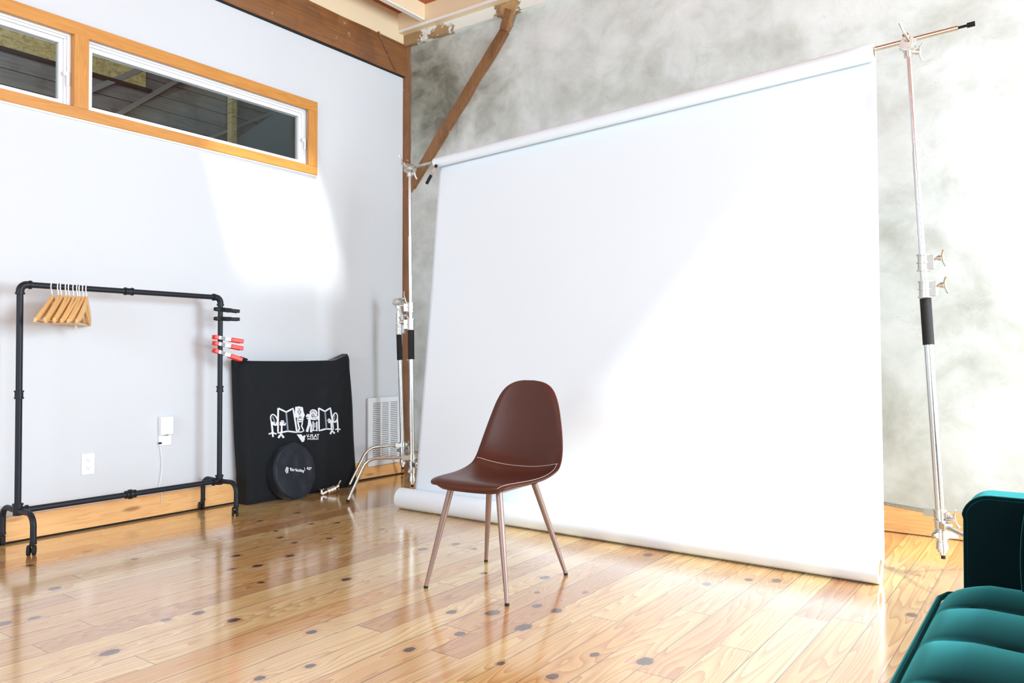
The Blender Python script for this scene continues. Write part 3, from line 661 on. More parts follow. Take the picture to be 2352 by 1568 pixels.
shell_mesh(0.0, VC, 36).build('seat', M['leather'], ch, smooth=180, sub=1)
shell_mesh(VC-0.012, 1.0, 44).build('backrest', M['leather'], ch, smooth=180, sub=1)
def stitch(fn, n, r, nm): MB().tube([fn(i/n) for i in range(n+1)], r, 6).build(nm, M['thread'], ch, label='pale stitching')
stitch(lambda t: shell(0.03+0.94*t, VC + 0.012*math.sin(PI*t)*-1, 0.0006), 50, 0.0011, 'seam')
stitch(lambda t: shell(0.985, 0.10+0.80*t, -0.004), 60, 0.0009, 'seam')
stitch(lambda t: shell(0.955, 0.10+(VC-0.10)*t, 0.0004), 50, 0.0009, 'seam')
stitch(lambda t: shell(0.015, 0.10+0.80*t, -0.004), 60, 0.0009, 'seam')
g = MB(); g.box((-0.12, -0.17, 0.421), (0.12, 0.10, 0.431)); g.build('under_frame', M['leg'], ch, bevel=0.003)
inv = Matrix.Rotation(-ca, 3, 'Z')
def loc_(x, y, z): return inv @ (Vector((x, y, z)) - CHL)
for top, ft in (((2.405, -2.255), (2.324, -2.326)), ((2.648, -2.235), (2.745, -2.313)), ((2.385, -1.955), (2.274, -1.838)), ((2.628, -1.945), (2.708, -1.808))):
    a = loc_(top[0], top[1], 0.424); b_ = loc_(ft[0], ft[1], 0.004)
    lg = MB().tube([a, a.lerp(b_, 0.4), b_], 0.013, 16, True, [0.0145, 0.0135, 0.0085]).build('leg', M['leg'], ch)
    MB().cyl(a.lerp(b_, 0.985), b_ - Vector((0, 0, 0.003)), 0.0095, n=14).build('foot_cap', M['rubber'], lg, label='dark foot cap')

# ---------------------------------------------------------------- pipe clothes rack
RK = Vector((0.2, -2.48, 0)); rk = thing('clothes_rack', tuple(RK), 'black pipe clothes rack on casters in front of the white wall', 'clothes rack')
Y0, Y1, ZT, ZB, R_ = -3.065, -1.908, 1.360, 0.2, 0.0155
def L(x, y, z): return Vector((x, y, z)) - RK
g = MB(); g.tube([L(0.2, Y0+0.03, ZT), L(0.2, Y1-0.03, ZT)], R_, 18); g.build('top_rail', M['pipe'], rk)
g = MB(); g.tube([L(0.2, Y0, 0.22), L(0.2, Y0, ZT-0.03)], R_, 18); g.build('upright', M['pipe'], rk)
g = MB(); g.tube([L(0.2, Y1, 0.22), L(0.2, Y1, ZT-0.03)], R_, 18); g.build('upright', M['pipe'], rk)
g = MB(); g.tube([L(0.2, Y0, ZB), L(0.2, Y1, ZB)], R_, 18); g.build('bottom_rail', M['pipe'], rk)
def elbow(y, sgn):
    g = MB(); pts = [L(0.2, y, ZT-0.045)] + [L(0.2, y + sgn*(0.035-0.035*math.cos(a)), ZT-0.035+0.035*math.sin(a)) for a in [PI/2*i/8 for i in range(9)]] + [L(0.2, y+sgn*0.045, ZT)]
    g.tube(pts, R_+0.0035, 16); g.cyl(L(0.2, y, ZT-0.052), L(0.2, y, ZT-0.042), R_+0.007, n=18); g.cyl(L(0.2, y+sgn*0.042, ZT), L(0.2, y+sgn*0.052, ZT), R_+0.007, n=18); g.build('elbow_joint', M['pipe'], rk)
elbow(Y0, 1); elbow(Y1, -1)
def coupling(a, b_, fat=False):
    a, b_ = L(*a), L(*b_); d = (b_-a).normalized(); g = MB(); g.cyl(a, b_, R_+0.004, n=18)
    for p in (a, b_): g.cyl(p - d*0.003, p + d*0.005, R_+0.007, n=18)
    if fat: c = (a+b_)/2; g.cyl(c-d*0.008, c+d*0.008, R_+0.012, n=18)
    g.build('pipe_coupling', M['pipe'], rk)
coupling((0.2, -2.52, ZT), (0.2, -2.48, ZT)); coupling((0.2, Y0, 0.775), (0.2, Y0, 0.81)); coupling((0.2, Y1, 0.765), (0.2, Y1, 0.795)); coupling((0.2, -2.505, ZB), (0.2, -2.455, ZB), True)
for y, dy in ((Y0, 0), (Y1, 0)):
    g = MB(); g.cyl(L(0.2, y, ZB-0.022), L(0.2, y, ZB+0.035), R_+0.006, n=18); g.cyl(L(0.2, y, ZB+0.03), L(0.2, y, ZB+0.038), R_+0.010, n=18)
    s = 1 if y == Y0 else -1; g.cyl(L(0.2, y, ZB), L(0.2, y+s*0.045, ZB), R_+0.005, n=18); g.cyl(L(0.2, y+s*0.038, ZB), L(0.2, y+s*0.047, ZB), R_+0.009, n=18); g.build('tee_joint', M['pipe'], rk)
    for sx in (-1, 1):
        xo = 0.178
        pts = [L(0.2+sx*0.01, y, ZB), L(0.2+sx*(xo-0.065), y, ZB+0.004)] + [L(0.2+sx*(xo-0.06+0.06*math.sin(a)), y, ZB-0.056+0.06*math.cos(a)) for a in [PI/2*i/8 for i in range(1, 9)]] + [L(0.2+sx*xo, y, 0.062)]
        lg = MB().tube(pts, R_-0.001, 14).build('leg', M['pipe'], rk)
        c = L(0.2+sx*xo, y-0.008, 0.027); g = MB(); dv = Vector((0.55, 0.83, 0)).normalized(); wv = 0.011
        g.cyl(c - dv*wv*1.7, c - dv*wv*0.5, 0.026, n=20); g.cyl(c + dv*wv*0.5, c + dv*wv*1.7, 0.026, n=20); g.cyl(c - dv*wv*0.5, c+dv*wv*0.5, 0.012, n=12)
        g.cyl(L(0.2+sx*xo, y, 0.066), c + Vector((0, 0, 0.018)), 0.008, n=10); g.cyl(L(0.2+sx*xo, y, 0.056), L(0.2+sx*xo, y, 0.068), 0.016, n=14)
        g.bar(c + Vector((0.0, 0.0, 0.026)), c + Vector((-0.028, 0.012, 0.024)), 0.02, 0.006)
        g.build('caster', M['rubber'], lg)

# ---------------------------------------------------------------- wooden hangers
def make_hanger(label):
    t = thing('clothes_hanger', (0.2, -2.9, 1.36), label, 'hanger', 'wooden hangers on the pipe rack')
    # origin: centre of the rail, arms along local x, contoured forward along -y
    def arms(u, v):
        s = u*2-1; x = s*0.212; a = abs(s)
        zt = -0.055 - 0.020*a - 0.105*a**1.25 + 0.012*math.exp(-(s/0.10)**2); zb = zt - (0.030 + 0.018*math.sin(PI*min(1, a*1.1)) - 0.014*max(0, a-0.85)/0.15)
        yc = -0.012*(a**3); th = 0.0065
        per = [(yc-th, zb+0.003), (yc-th, zt-0.003), (yc-th*0.6, zt), (yc+th*0.6, zt), (yc+th, zt-0.003), (yc+th, zb+0.003), (yc+th*0.6, zb), (yc-th*0.6, zb), (yc-th, zb+0.003)]
        k = v*8; i = min(7, int(round(k))); p = per[int(round(k))]
        return Vector((x, p[0], p[1]))
    g = MB().grid(arms, 40, 8)
    for s in (0, 40):
        base = len(g.v); idx = [j*41+s for j in range(8)]; g.f.append(tuple(idx))
    g.build('arms', M['hanger'], t, smooth=50)
    g = MB(); g.tube([(-0.192, -0.022, -0.196), (0.192, -0.022, -0.196)], 0.0055, 10); g.build('trouser_bar', M['hanger'], t)
    g = MB(); r = 0.0225
    pts = [Vector((0, 0, -0.06)), Vector((0, 0, -0.045)), Vector((0.004, 0, -0.036))]
    for i in range(15):
        a = -PI*0.42 + (PI*1.36)*i/14; pts.append(Vector((r*math.cos(a), 0, r*math.sin(a)-0.0035)))
    g.tube(pts, 0.0030, 8); g.build('hook', M['white_wire'], t, label='white wire hook')
    return t
hy = [-2.910, -2.879, -2.864, -2.840, -2.823, -2.801, -2.780, -2.769, -2.750, -2.734]
place = ['nearest the rack end, leftmost of the row', 'second from the left in the row', 'third from the left in the row', 'fourth from the left in the row', 'fifth from the left in the row',
         'fifth from the right in the row', 'fourth from the right in the row', 'third from the right in the row', 'second from the right in the row', 'rightmost with its open triangle in view']
rots = [-40, -36, -39, -35, -39, -36, -39, -36, -38, -34]; hang = None
for i, y in enumerate(hy):
    lab = 'pale wooden clothes hanger on the black rail, ' + place[i]
    if i == 0: hg = hang = make_hanger(lab)
    else: hg = copy_tree(hang)
    hg.location = (0.2, y, 1.3615); hg.rotation_euler = (0, math.radians(random.uniform(-1.5, 1.5)), math.radians(rots[i])); hg['label'] = lab
h6 = [o for o in bpy.data.objects if o.name.startswith('clothes_hanger') and 'fourth from the right' in o.get('label', '')][0]
MB().bar((-0.05, -0.02, -0.20), (-0.105, -0.025, -0.245), 0.012, 0.003).build('plastic_tag', M['white_wire'], h6, label='white plastic strip')

# ---------------------------------------------------------------- clamps on the rack upright
def pipe_clamp(z, tilt, label, mat, grp, sc=1.0, arm=None, rl=PI/2):
    t = spring_clamp('spring_clamp', (0.2, Y1, z), (0.25, 1.0, tilt), mat, label, grp, sc, arm_mat=arm, roll_=rl, fat=1.5 if arm else 1.0)
    return t
pipe_clamp(1.285, -0.08, 'upper black spring clamp gripping the rack upright', M['black'], 'black spring clamps', 0.82, M['black'], 0.0)
pipe_clamp(1.226, -0.01, 'lower black spring clamp gripping the rack upright', M['black'], 'black spring clamps', 0.82, M['black'], 0.0)
pipe_clamp(1.104, -0.16, 'top one of the red handled spring clamps on the rack upright', M['red'], 'red handled spring clamps', 1.0, None, 0.0)
pipe_clamp(1.064, -0.20, 'middle one of the red handled spring clamps on the rack upright', M['red'], 'red handled spring clamps', 1.0, None, 0.0)
pipe_clamp(1.012, -0.36, 'lowest red handled spring clamp, pointing down to the black bag', M['red'], 'red handled spring clamps', 1.0, None, 0.0)

# ---------------------------------------------------------------- black bag with the printed drawing
BG = Vector((0.14, -1.2, 0)); bag = thing('storage_bag', tuple(BG), 'large black canvas bag with a white printed drawing leaning on the white wall', 'bag')
def bagp(s, z):   # point of the front face: s across (0..1 left to right), z height
    h = z/0.96; yl = -1.662 - 0.045*h; yr = -0.688 - 0.045*h
    return Vector((0.158 - 0.036*h, yl + (yr-yl)*s, z))
def bag_fn(u, v):
    # u across incl. wrap to the sides, v height
    top = 0.958 + 0.046*max(0, (u-0.84)/0.16)**1.25 + 0.006*max(0, (0.1-u)/0.1) - 0.006*math.sin(PI*u)
    z = 0.004 + (top-0.004)*v; p = bagp(u, z)
    k = 1.0; dpt = 0
    e_ = min(u, 1-u)*0.96; dpt -= 0.02*math.exp(-(e_/0.018)**2); dpt -= 0.018*math.exp(-((1-v)*0.95/0.018)**2) + 0.012*math.exp(-(v*0.95/0.02)**2)
    n1 = noise.noise(Vector((u*3.0+v*2.5, v*2.2-u*1.5, 4.2)))*0.010 + noise.noise(Vector((u*7, v*3, 1)))*0.004
    # pull folds running from the top corners
    for cx in (0.02, 0.98):
        dx = (u-cx); dv = 1-v; a = math.atan2(dv, abs(dx)+1e-4); r = math.hypot(dx, dv); n1 += 0.006*math.sin(a*17)*math.exp(-r*2.6)*min(1, r*6)
    return p + Vector((dpt + n1*0.7 + 0.003, 0, 0)) - BG
g = MB(); NU, NV = 90, 90; g.grid(bag_fn, NU, NV); N = len(g.v)
# back and sides
def back(p):
    w_ = Vector(p) + BG; return Vector((max(0.024, w_.x - 0.10), w_.y, w_.z)) - BG
w_ = NU+1; ring = [i for i in range(w_)] + [j*w_+NU for j in range(1, NV+1)] + [NV*w_+i for i in range(NU-1, -1, -1)] + [j*w_ for j in range(NV-1, 0, -1)]
vs = [back(g.v[i]) for i in ring]; nb = len(g.v); g.v += [tuple(v) for v in vs]
for k in range(len(ring)): a, b_ = k, (k+1) % len(ring); g.f.append((ring[a], ring[b_], nb+b_, nb+a))
g.f.append(tuple(range(nb, nb+len(ring))))
g.build('cover', M['black_cloth'], bag, smooth=50)
g = MB(); g.tube([Vector((0.10, -1.70, 0.90))-BG, Vector((0.125, -1.735, 0.955))-BG, Vector((0.115, -1.70, 0.972))-BG, Vector((0.105, -1.64, 0.965))-BG], 0.014, 8, True, [0.006, 0.018, 0.016, 0.006]); g.build('carry_strap', M['black_cloth'], bag)
# print: coordinates measured on the cloth in millimetres (y across from the bag centre, z height)
def EM(x, y):
    """drawing units -> point on the bag face; 100 units across = about 50 mm"""
    Yw = -1.4975 + (x-185)*0.6465/2055*1.0; Zw = 0.655 - (y-215)*0.000235*1.0 - (x-185)*0.0000275 + 0.0
    h = Zw/0.96; s = (Yw - (-1.662-0.045*h))/0.974
    q_ = bag_fn(s, (Zw-0.004)/0.954); return Vector((q_.x+0.0012, Yw-BG.y, Zw))
def ribbon(g, pts, w_, lift=0.0):
    P = [];
    for a, b_ in zip(pts[:-1], pts[1:]):
        n = max(1, int(math.hypot(b_[0]-a[0], b_[1]-a[1])/60))
        P += [(a[0]+(b_[0]-a[0])*i/n, a[1]+(b_[1]-a[1])*i/n) for i in range(n)]
    P.append(pts[-1]); vs = []
    for i, p in enumerate(P):
        a = P[max(0, i-1)]; b_ = P[min(len(P)-1, i+1)]; dx, dy = b_[0]-a[0], b_[1]-a[1]; l = math.hypot(dx, dy) or 1
        nx, ny = -dy/l*w_/2, dx/l*w_/2
        for sx in (1, -1): vs.append(EM(p[0]+nx*sx, p[1]+ny*sx) + Vector((lift, 0, 0)))
    n = len(P); g.add(vs, [(2*i, 2*i+1, 2*i+3, 2*i+2) for i in range(n-1)])
def fill(g, pts, lift=0.0):
    cx = sum(p[0] for p in pts)/len(pts); cy = sum(p[1] for p in pts)/len(pts)
    vs = [EM(cx, cy)+Vector((lift, 0, 0))] + [EM(*p)+Vector((lift, 0, 0)) for p in pts]; n = len(pts)
    g.add(vs, [(0, 1+i, 1+(i+1) % n) for i in range(n)])
def ell(cx, cy, rx, ry, n=16, rot_=0):
    return [(cx + rx*math.cos(2*PI*i/n)*math.cos(rot_) - ry*math.sin(2*PI*i/n)*math.sin(rot_), cy + rx*math.cos(2*PI*i/n)*math.sin(rot_) + ry*math.sin(2*PI*i/n)*math.cos(rot_)) for i in range(n)]
g = MB()
for pl, wd in [([(450, 295), (435, 1020), (700, 965), (940, 995), (845, 285), (655, 400), (450, 295)], 46), ([(1575, 245), (1575, 940), (1790, 880), (2010, 895), (1930, 225), (1760, 340), (1575, 245)], 46),
               ([(270, 690), (295, 1040)], 50), ([(300, 700), (385, 790), (430, 680)], 40), ([(190, 1055), (290, 1010), (395, 1050)], 40), ([(290, 1020), (300, 1135)], 46),
               ([(540, 790), (530, 1040)], 46), ([(440, 1165), (510, 1050), (590, 1160)], 56), ([(480, 1080), (560, 1080)], 30),
               ([(2130, 545), (2155, 860)], 48), ([(1995, 590), (2040, 665), (2120, 600)], 38), ([(2070, 905), (2150, 870), (2235, 900)], 38), ([(2150, 870), (2155, 985)], 42),
               ([(1940, 700), (1950, 890)], 44), ([(1910, 1045), (1965, 930), (2050, 1025)], 54), ([(1930, 960), (2010, 965)], 30)]: ribbon(g, pl, wd)
for pl in [ell(340, 640, 85, 160, 18, -0.25), ell(2065, 525, 70, 150, 18, 0.12)]: ribbon(g, pl + [pl[0]], 34)
for pl in [[(490, 700), (600, 690), (650, 730), (640, 800), (480, 800)], [(520, 650), (600, 650), (600, 680), (510, 690)], [(1820, 600), (1920, 590), (1990, 650), (1970, 700), (1860, 700)], [(1850, 560), (1910, 560), (1915, 590), (1850, 590)]]: fill(g, pl)
# two people drawn between the folding panels
fill(g, [(905, 240), (1010, 215), (1120, 240), (1135, 380), (1165, 470), (1130, 560), (1105, 690), (940, 700), (945, 560), (890, 540), (895, 380)])
ribbon(g, [(965, 700), (1005, 880), (975, 960)], 44); ribbon(g, [(1090, 700), (1065, 810), (1125, 945), (1060, 985), (960, 985)], 36)
fill(g, ell(1420, 400, 115, 115)); fill(g, [(1190, 500), (1240, 430), (1330, 450), (1370, 470), (1550, 480), (1550, 600), (1440, 620), (1220, 590)])
ribbon(g, [(1290, 600), (1275, 760), (1215, 960)], 70); ribbon(g, [(1300, 640), (1340, 800), (1330, 970)], 56); ribbon(g, [(1190, 965), (1260, 965)], 30); ribbon(g, [(1310, 975), (1375, 975)], 30)
ribbon(g, [(1400, 660), (1400, 900), (1360, 930), (1440, 930)], 40); ribbon(g, [(1510, 660), (1510, 900), (1460, 935), (1530, 935)], 40); ribbon(g, [(1455, 700), (1450, 850)], 24)
em = g.build('printed_drawing', M['print'], bag, smooth=0, label='white printed drawing of folding panels, lamps and two people')
g = MB(); ribbon(g, [(655, 420), (700, 960)], 44, 0.0005); ribbon(g, [(1765, 350), (1795, 880)], 44, 0.0005); ribbon(g, [(300, 540), (370, 740)], 34, 0.0006); ribbon(g, [(2050, 430), (2040, 600)], 30, 0.0006)
g.build('grey_lines', M['print_grey'], em, smooth=0)
g = MB()
for pl, wd in [([(980, 290), (1055, 290)], 12), ([(1018, 295), (1018, 345)], 10), ([(960, 640), (1090, 650)], 16), ([(950, 590), (1100, 570)], 12), ([(990, 550), (1060, 530)], 26), ([(1000, 460), (1040, 465)], 20), ([(1340, 350), (1420, 330), (1500, 420)], 18), ([(1330, 400), (1410, 380)], 12),
               ([(1420, 520), (1520, 510)], 16), ([(1200, 540), (1260, 540)], 20), ([(1360, 500), (1400, 560)], 16), ([(1440, 560), (1530, 590)], 12), ([(590, 720), (620, 740)], 30), ([(1850, 630), (1870, 640)], 30)]: ribbon(g, pl, wd, 0.0009)
for pl in [ell(1015, 385, 42, 40), ell(1400, 470, 36, 34)]: ribbon(g, pl+[pl[0]], 18, 0.0009)
g.build('black_lines', M['print_black'], em, smooth=0)
g = MB(); fill(g, [(935, 1058), (1060, 1055), (1160, 1205), (1125, 1280), (1075, 1285)]); g.v = g.v; 
fill(g, [(1035, 1072), (1060, 1062), (1120, 1150), (1120, 1090), (1175, 1085), (1145, 1205), (1105, 1205)])
g.build('printed_symbol', M['print'], bag, smooth=0)
def bag_text(nm, body, x, y, hgt, width, bold, par=bag):
    p = EM(x, y); q_ = EM(x+300, y-8); ax = (q_-p).normalized(); up = (EM(x, y-200)-p).normalized(); nn = ax.cross(up).normalized()
    m = Matrix((ax, up, nn)).transposed().to_4x4(); m.translation = p + nn*0.0035
    o = text_obj(nm, body, hgt/0.7, M['print'], par, Matrix.Identity(4), bold)
    xs = [v.co.x for v in o.data.vertices]; ys = [v.co.y for v in o.data.vertices]; sx = width/(max(xs)-min(xs)); sy = hgt/(max(ys)-min(ys)); y0 = min(ys)
    for v in o.data.vertices: v.co.x = (v.co.x-min(xs))*sx; v.co.y = (v.co.y-y0)*sy
    o.data.transform(m); return o
bag_text('printed_lettering', 'V-FLAT', 1190, 1155, 0.024, 0.118, 0.0009)
bag_text('printed_lettering', 'WORLD', 1210, 1222, 0.013, 0.105, 0.0004)

# ---------------------------------------------------------------- folded reflector in its round bag
DC = Vector((0.235, -1.318, 0.0)); disc = thing('reflector_case', tuple(DC), 'round black nylon case with white lettering leaning on the big black bag', 'case')
R0 = 0.194; tl = math.radians(-11); yw = math.radians(7)
md = Matrix.Translation((0.0, 0, 0.0)) @ Matrix.Rotation(yw, 4, 'Z') @ Matrix.Rotation(tl, 4, 'Y') @ Matrix.Translation((0, 0, R0))
def dpt(r, a, s):   # disc axis = local x
    return md @ Vector((s, r*math.cos(a), r*math.sin(a)))
def disc_fn(u, v):
    a = 2*PI*u; prof = [(0.0, 0.016), (0.35, 0.018), (0.7, 0.019), (0.9, 0.019), (0.97, 0.014), (1.0, 0.0), (0.985, -0.03), (0.98, -0.065), (0.95, -0.074), (0.5, -0.074), (0.0, -0.074)]
    k = v*10; i = min(9, int(k)); f = k-i; r = prof[i][0]+(prof[i+1][0]-prof[i][0])*f; s = prof[i][1]+(prof[i+1][1]-prof[i][1])*f
    wr = noise.noise(Vector((math.cos(a)*r*2.6, math.sin(a)*r*2.6, v*1.5)))*0.012 if i < 4 else noise.noise(Vector((math.cos(a)*4, math.sin(a)*4, v*6)))*0.004
    rr = R0*r*(1 + (0.008*noise.noise(Vector((math.cos(a)*3, math.sin(a)*3, 5))) if r > 0.5 else 0)) if i < 8 else R0*r*0.98
    rr = min(rr, R0)
    return dpt(rr*(1 if r <= 1 else 1), a, s + wr*(1-0.3*r) + 0.0)
MB().grid(disc_fn, 72, 40).build('shell', M['nylon'], disc, smooth=180)
MB().tube([dpt(R0*1.0, 2*PI*i/72, 0.004) for i in range(73)], 0.003, 6, False).build('piping', M['nylon'], disc)
MB().tube([dpt(R0*(1.0+0.06*math.sin(PI*i/8)), PI/2-0.12+0.24*i/8, -0.012) for i in range(9)], 0.004, 6).build('hang_loop', M['black_cloth'], disc)
def disc_text(body, y, z, hgt, width, bold, nm='printed_lettering'):
    o = text_obj(nm, body, hgt/0.7, M['print'], disc, Matrix.Identity(4), bold)
    xs = [v.co.x for v in o.data.vertices]; ys = [v.co.y for v in o.data.vertices]; x0, y0 = min(xs), min(ys); sx = width/(max(xs)-x0); sy = hgt/(max(ys)-y0)
    for v in o.data.vertices:
        a_, b_ = (v.co.x-x0)*sx, (v.co.y-y0)*sy; v.co = md @ Vector((0.0262+v.co.z, y + a_ - b_*0.1, z + b_ - a_*0.21))
disc_text('Etekcity', -0.060, 0.0, 0.028, 0.130, 0.0012); disc_text('|', 0.074, -0.010, 0.024, 0.003, 0.0); disc_text('43"', 0.094, -0.006, 0.021, 0.05, 0.0008)
g = MB()
def lg_poly(pts): 
    n = len(pts); g.add([md @ Vector((0.0262, y, z)) for y, z in pts], [tuple(range(n))])
for k in range(3):
    y0 = -0.108 + k*0.0; z0 = 0.014 - (k-1)*0.013
    lg_poly([(y0-0.004+0.006*abs(k-1), z0-0.003), (y0+0.018, z0+0.011), (y0+0.036-0.004*k, z0+0.0), (y0+0.030-0.006*k, z0-0.006), (y0+0.016, z0+0.003), (y0+0.002+0.006*abs(k-1), z0-0.009)])
g.build('printed_symbol', M['print'], disc, smooth=0)

# ---------------------------------------------------------------- metal grip clamp lying on the floor
gc = thing('grip_clamp', (0.262, -1.06, 0), 'small nickel double grip clamp lying on the floor beside the round case', 'clamp')
g = MB(); c = Vector((0, 0.01, 0.028))
ax = Vector((0.2, 1, 0.25)).normalized(); g.cyl(c - ax*0.034, c - ax*0.012, 0.027, n=20); g.cyl(c-ax*0.010, c+ax*0.010, 0.027, n=20); g.cyl(c+ax*0.012, c+ax*0.032, 0.026, n=20); g.cyl(c-ax*0.04, c+ax*0.04, 0.009, n=12); g.build('jaws', M['nickel'], gc, bevel=0.0015)
t_handle(gc, c + ax*0.032, ax + Vector((0, 0, 0.25)), 0.06)
g = MB(); g.cyl(c - ax*0.035, c-ax*0.075 + Vector((0, 0, -0.004)), 0.013, 0.011, n=14); g.cyl(c-ax*0.075+Vector((0, 0, 0.0)), c-ax*0.075+Vector((0, 0, 0.030)), 0.010, n=12); g.cyl(c-ax*0.075+Vector((-0.02, 0, 0.030)), c-ax*0.075+Vector((0.02, 0, 0.034)), 0.006, n=10); g.build('wing_screw', M['cast'], gc)

# ---------------------------------------------------------------- things on the white wall
vt = thing('wall_vent', (0, -0.275, 0.376), 'white slotted return air grille low on the white wall in the corner', 'vent')
VY0, VY1, VZ0, VZ1 = -0.188, 0.188, -0.272, 0.272; x0, x1 = 0.021, 0.030
g = MB(); g.box((x0, VY0, VZ0), (x1, VY0+0.052, VZ1)); g.box((x0, VY1-0.04, VZ0), (x1, VY1, VZ1)); g.box((x0, VY0+0.052, VZ0), (x1, VY1-0.04, VZ0+0.045)); g.box((x0, VY0+0.052, VZ1-0.04), (x1, VY1-0.04, VZ1))
nb_ = 3; cw = (0.376-0.092)/nb_
for k in range(1, nb_): g.box((x0, VY0+0.052+cw*k-0.008, VZ0+0.045), (x1, VY0+0.052+cw*k+0.008, VZ1-0.04))
g.box((0.0, VY0+0.006, VZ0+0.006), (x0, VY0+0.012, VZ1-0.006)); g.box((0.0, VY1-0.012, VZ0+0.006), (x0, VY1-0.006, VZ1-0.006))
g.build('face_frame', M['vent'], vt, bevel=0.0015)
g = MB(); ns = 30; hz = (VZ1-0.04-(VZ0+0.045))/ns
for k in range(ns): g.bar((0.022, VY0+0.05, VZ0+0.045+hz*(k+0.35)), (0.022, VY1-0.038, VZ0+0.045+hz*(k+0.35)), hz*0.55, 0.010, (0.75, 0, 0.65))
g.build('louvres', M['vent'], vt, smooth=0)
MB().box((0.002, VY0+0.012, VZ0+0.01), (0.006, VY1-0.012, VZ1-0.01)).build('duct_opening', M['dark'], vt, smooth=0, label='dark duct behind the louvres')
ot = thing('wall_outlet', (0, -2.623, 0.372), 'white double power outlet low on the white wall', 'outlet')
MB().box((0, -0.037, -0.06), (0.006, 0.037, 0.06)).build('cover_plate', M['vinyl'], ot, bevel=0.002)
for s in (-1, 1):
    g = MB(); rot = Matrix(((0, 0, 1, 0.006), (1, 0, 0, 0), (0, 1, 0, s*0.022), (0, 0, 0, 1))); g.prism([(0.017*math.cos(2*PI*i/20), max(-0.013, min(0.013, 0.017*math.sin(2*PI*i/20)))) for i in range(20)], 0, 0.0015, rot)
    so_ = g.build('socket', M['vinyl'], ot)
    g = MB(); g.box((0.0075, -0.008, s*0.022-0.001), (0.0082, -0.006, s*0.022+0.007)); g.box((0.0075, 0.006, s*0.022-0.001), (0.0082, 0.008, s*0.022+0.006)); g.cyl((0.0075, 0, s*0.022-0.007), (0.0082, 0, s*0.022-0.007), 0.0025, n=10); g.build('slots', M['print_grey'], so_, smooth=0)
dv = thing('wall_sensor', (0, -2.160, 0.53), 'white wall-mounted box with a thin cord, right of the power outlet', 'wall device')
MB().box((0, -0.042, -0.095), (0.010, 0.040, 0.085)).build('back_plate', M['vinyl'], dv, bevel=0.002)
MB().box((0.010, -0.042, -0.028), (0.034, 0.040, 0.084)).build('housing', M['vinyl'], dv, bevel=0.004)
MB().ball((0.026, 0.0, -0.028), 0.012, 12, (0.7, 1.2, 0.35)).build('indicator', M['green'], dv, label='green indicator dot')
MB().box((0.010, -0.046, -0.082), (0.024, -0.030, -0.072)).build('plug', M['black'], dv, bevel=0.001, label='small black plug')
pts = [Vector((0.014, -0.038+0.016*math.sin(PI*1.15*i/20), -0.08 - 0.29*i/20)) for i in range(21)] + [Vector((0.024, -0.032, -0.375)), Vector((0.026, -0.03, -0.45))]
MB().tube(pts, 0.0018, 6).build('cord', M['white_wire'], dv, label='thin white cord')

# ---------------------------------------------------------------- sofa
SF = Vector((4.78, -3.6, 0)); sofa = thing('sofa', tuple(SF), 'dark teal velvet sofa at the right edge of the room', 'sofa')
def S(x, y, z): return Vector((x, y, z)) - SF
# seat cushion: channels run front to back, edges rounded
SX0, SX1, SY0, SY1, ST = 4.318, 5.06, -4.42, -2.70, 0.474
def seat_top(u, v):
    x = SX0 + (SX1-SX0)*u; y = SY1 + (SY0-SY1)*v; d = (SY1-y)
    edge = min(x-SX0, 10); ed = min(SY1-y, y-SY0)
    ch_ = abs(math.sin(PI*(d+0.065-0.12*max(0, x-SX0)**1.5)/0.235))
    amp = 0.030*min(1, max(0, edge)/0.10)**0.7 if edge > 0 else 0
    z = ST - 0.028 + amp*(ch_**0.55)
    z -= 0.030*math.exp(-edge/0.022); z -= 0.020*math.exp(-max(0, ed)/0.02)
    z -= 0.05*max(0, min(1, (x-SX0-0.12)/0.5))*0.35*(1-ch_**0.6)
    return S(x, y, z)
g = MB(); NU, NV = 44, 150; g.grid(seat_top, NU, NV); w_ = NU+1
ring = [i for i in range(w_)] + [j*w_+NU for j in range(1, NV+1)] + [NV*w_+i for i in range(NU-1, -1, -1)] + [j*w_ for j in range(NV-1, 0, -1)]
nb = len(g.v); g.v += [(g.v[i][0], g.v[i][1], 0.27) for i in ring]
for k in range(len(ring)): a, b_ = k, (k+1) % len(ring); g.f.append((ring[a], ring[b_], nb+b_, nb+a))
g.f.append(tuple(range(nb, nb+len(ring)))); sc_ = g.build('seat_cushion', M['velvet'], sofa, smooth=60)
MB().tube([S(SX0+0.06, SY1+0.002, ST-0.040), S(SX0+0.012, SY1-0.004, ST-0.046), S(SX0-0.004, SY1-0.03, ST-0.052), S(SX0-0.004, SY0+0.02, ST-0.052)], 0.007, 8).build('piping', M['velvet'], sc_)
MB().box(S(4.345, -4.42, 0.13), S(5.15, -2.70, 0.268)).build('base_frame', M['velvet'], sofa, bevel=0.01)
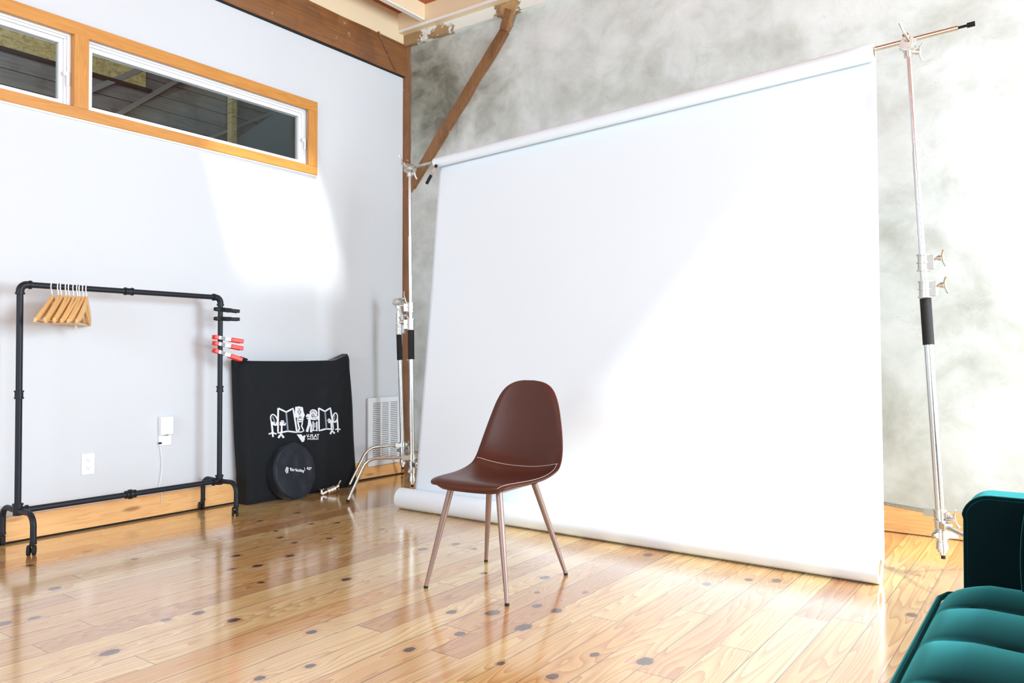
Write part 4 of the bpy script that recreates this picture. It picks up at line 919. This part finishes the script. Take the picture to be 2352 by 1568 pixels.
def arm(y0, y1):
    g = MB(); ax0, ax1, z1, r = 4.362, 5.22, 0.668, 0.055; poly = [(ax0, 0.12)]
    for i in range(9): a = PI - PI/2*i/8; poly.append((ax0+r+r*math.cos(a), z1-r+r*math.sin(a)))
    poly += [(ax1, z1), (ax1, 0.12)]
    rot = Matrix(((1, 0, 0, -SF.x), (0, 0, 1, -SF.y), (0, 1, 0, 0), (0, 0, 0, 1))); g.prism(poly, y0, y1, rot)
    a_ = g.build('armrest', M['velvet'], sofa, smooth=50, bevel=0.016, seg=4)
    g = MB(); g.tube([S(p[0]+ (0.004 if i < 2 else 0), y0 if abs(y0) > 3.5 else y0+0.004, p[1]-0.003) for i, p in enumerate(poly[:-1])], 0.005, 8); g.build('piping', M['velvet'], a_)
arm(-2.695, -2.575); arm(-4.545, -4.425)
MB().box(S(5.06, -4.42, 0.27), S(5.22, -2.70, 0.84)).build('backrest', M['velvet'], sofa, bevel=0.03, seg=4)
for x in (4.42, 5.14):
    for y in (-2.66, -4.46): MB().cyl(S(x, y, 0.125), S(x, y, 0.0), 0.02, 0.013).build('leg', M['black'], sofa)
# cushion on the sofa
pw = thing('throw_pillow', (4.70, -2.86, 0.45), 'teal velvet pillow standing on the sofa against its arm', 'pillow')
def pil(u, v, s):
    a, b_ = u*2-1, v*2-1; k = (1-abs(a)**3)*(1-abs(b_)**3); hw = 0.215*(1+0.04*(1-abs(b_)**2)); hh = 0.105*(1-0.05*(1-abs(a)**2))
    return Vector((a*hw, s*0.055*(k**0.5), 0.110 + b_*hh))
g = MB(); g.grid(lambda u, v: pil(u, v, 1), 24, 24); g.grid(lambda u, v: pil(u, v, -1), 24, 24)
po = g.build('pillow_body', M['velvet'], pw, smooth=180); 
pp = [pil(t, 0, 0) for t in [i/12 for i in range(13)]] + [pil(1, t, 0) for t in [i/12 for i in range(13)]] + [pil(1-t, 1, 0) for t in [i/12 for i in range(13)]] + [pil(0, 1-t, 0) for t in [i/12 for i in range(13)]]
MB().tube(pp, 0.006, 8).build('piping', M['velvet'], pw)
pw.rotation_euler = (math.radians(-12), 0, math.radians(-8)); pw.location = (4.70, -2.79, 0.452)
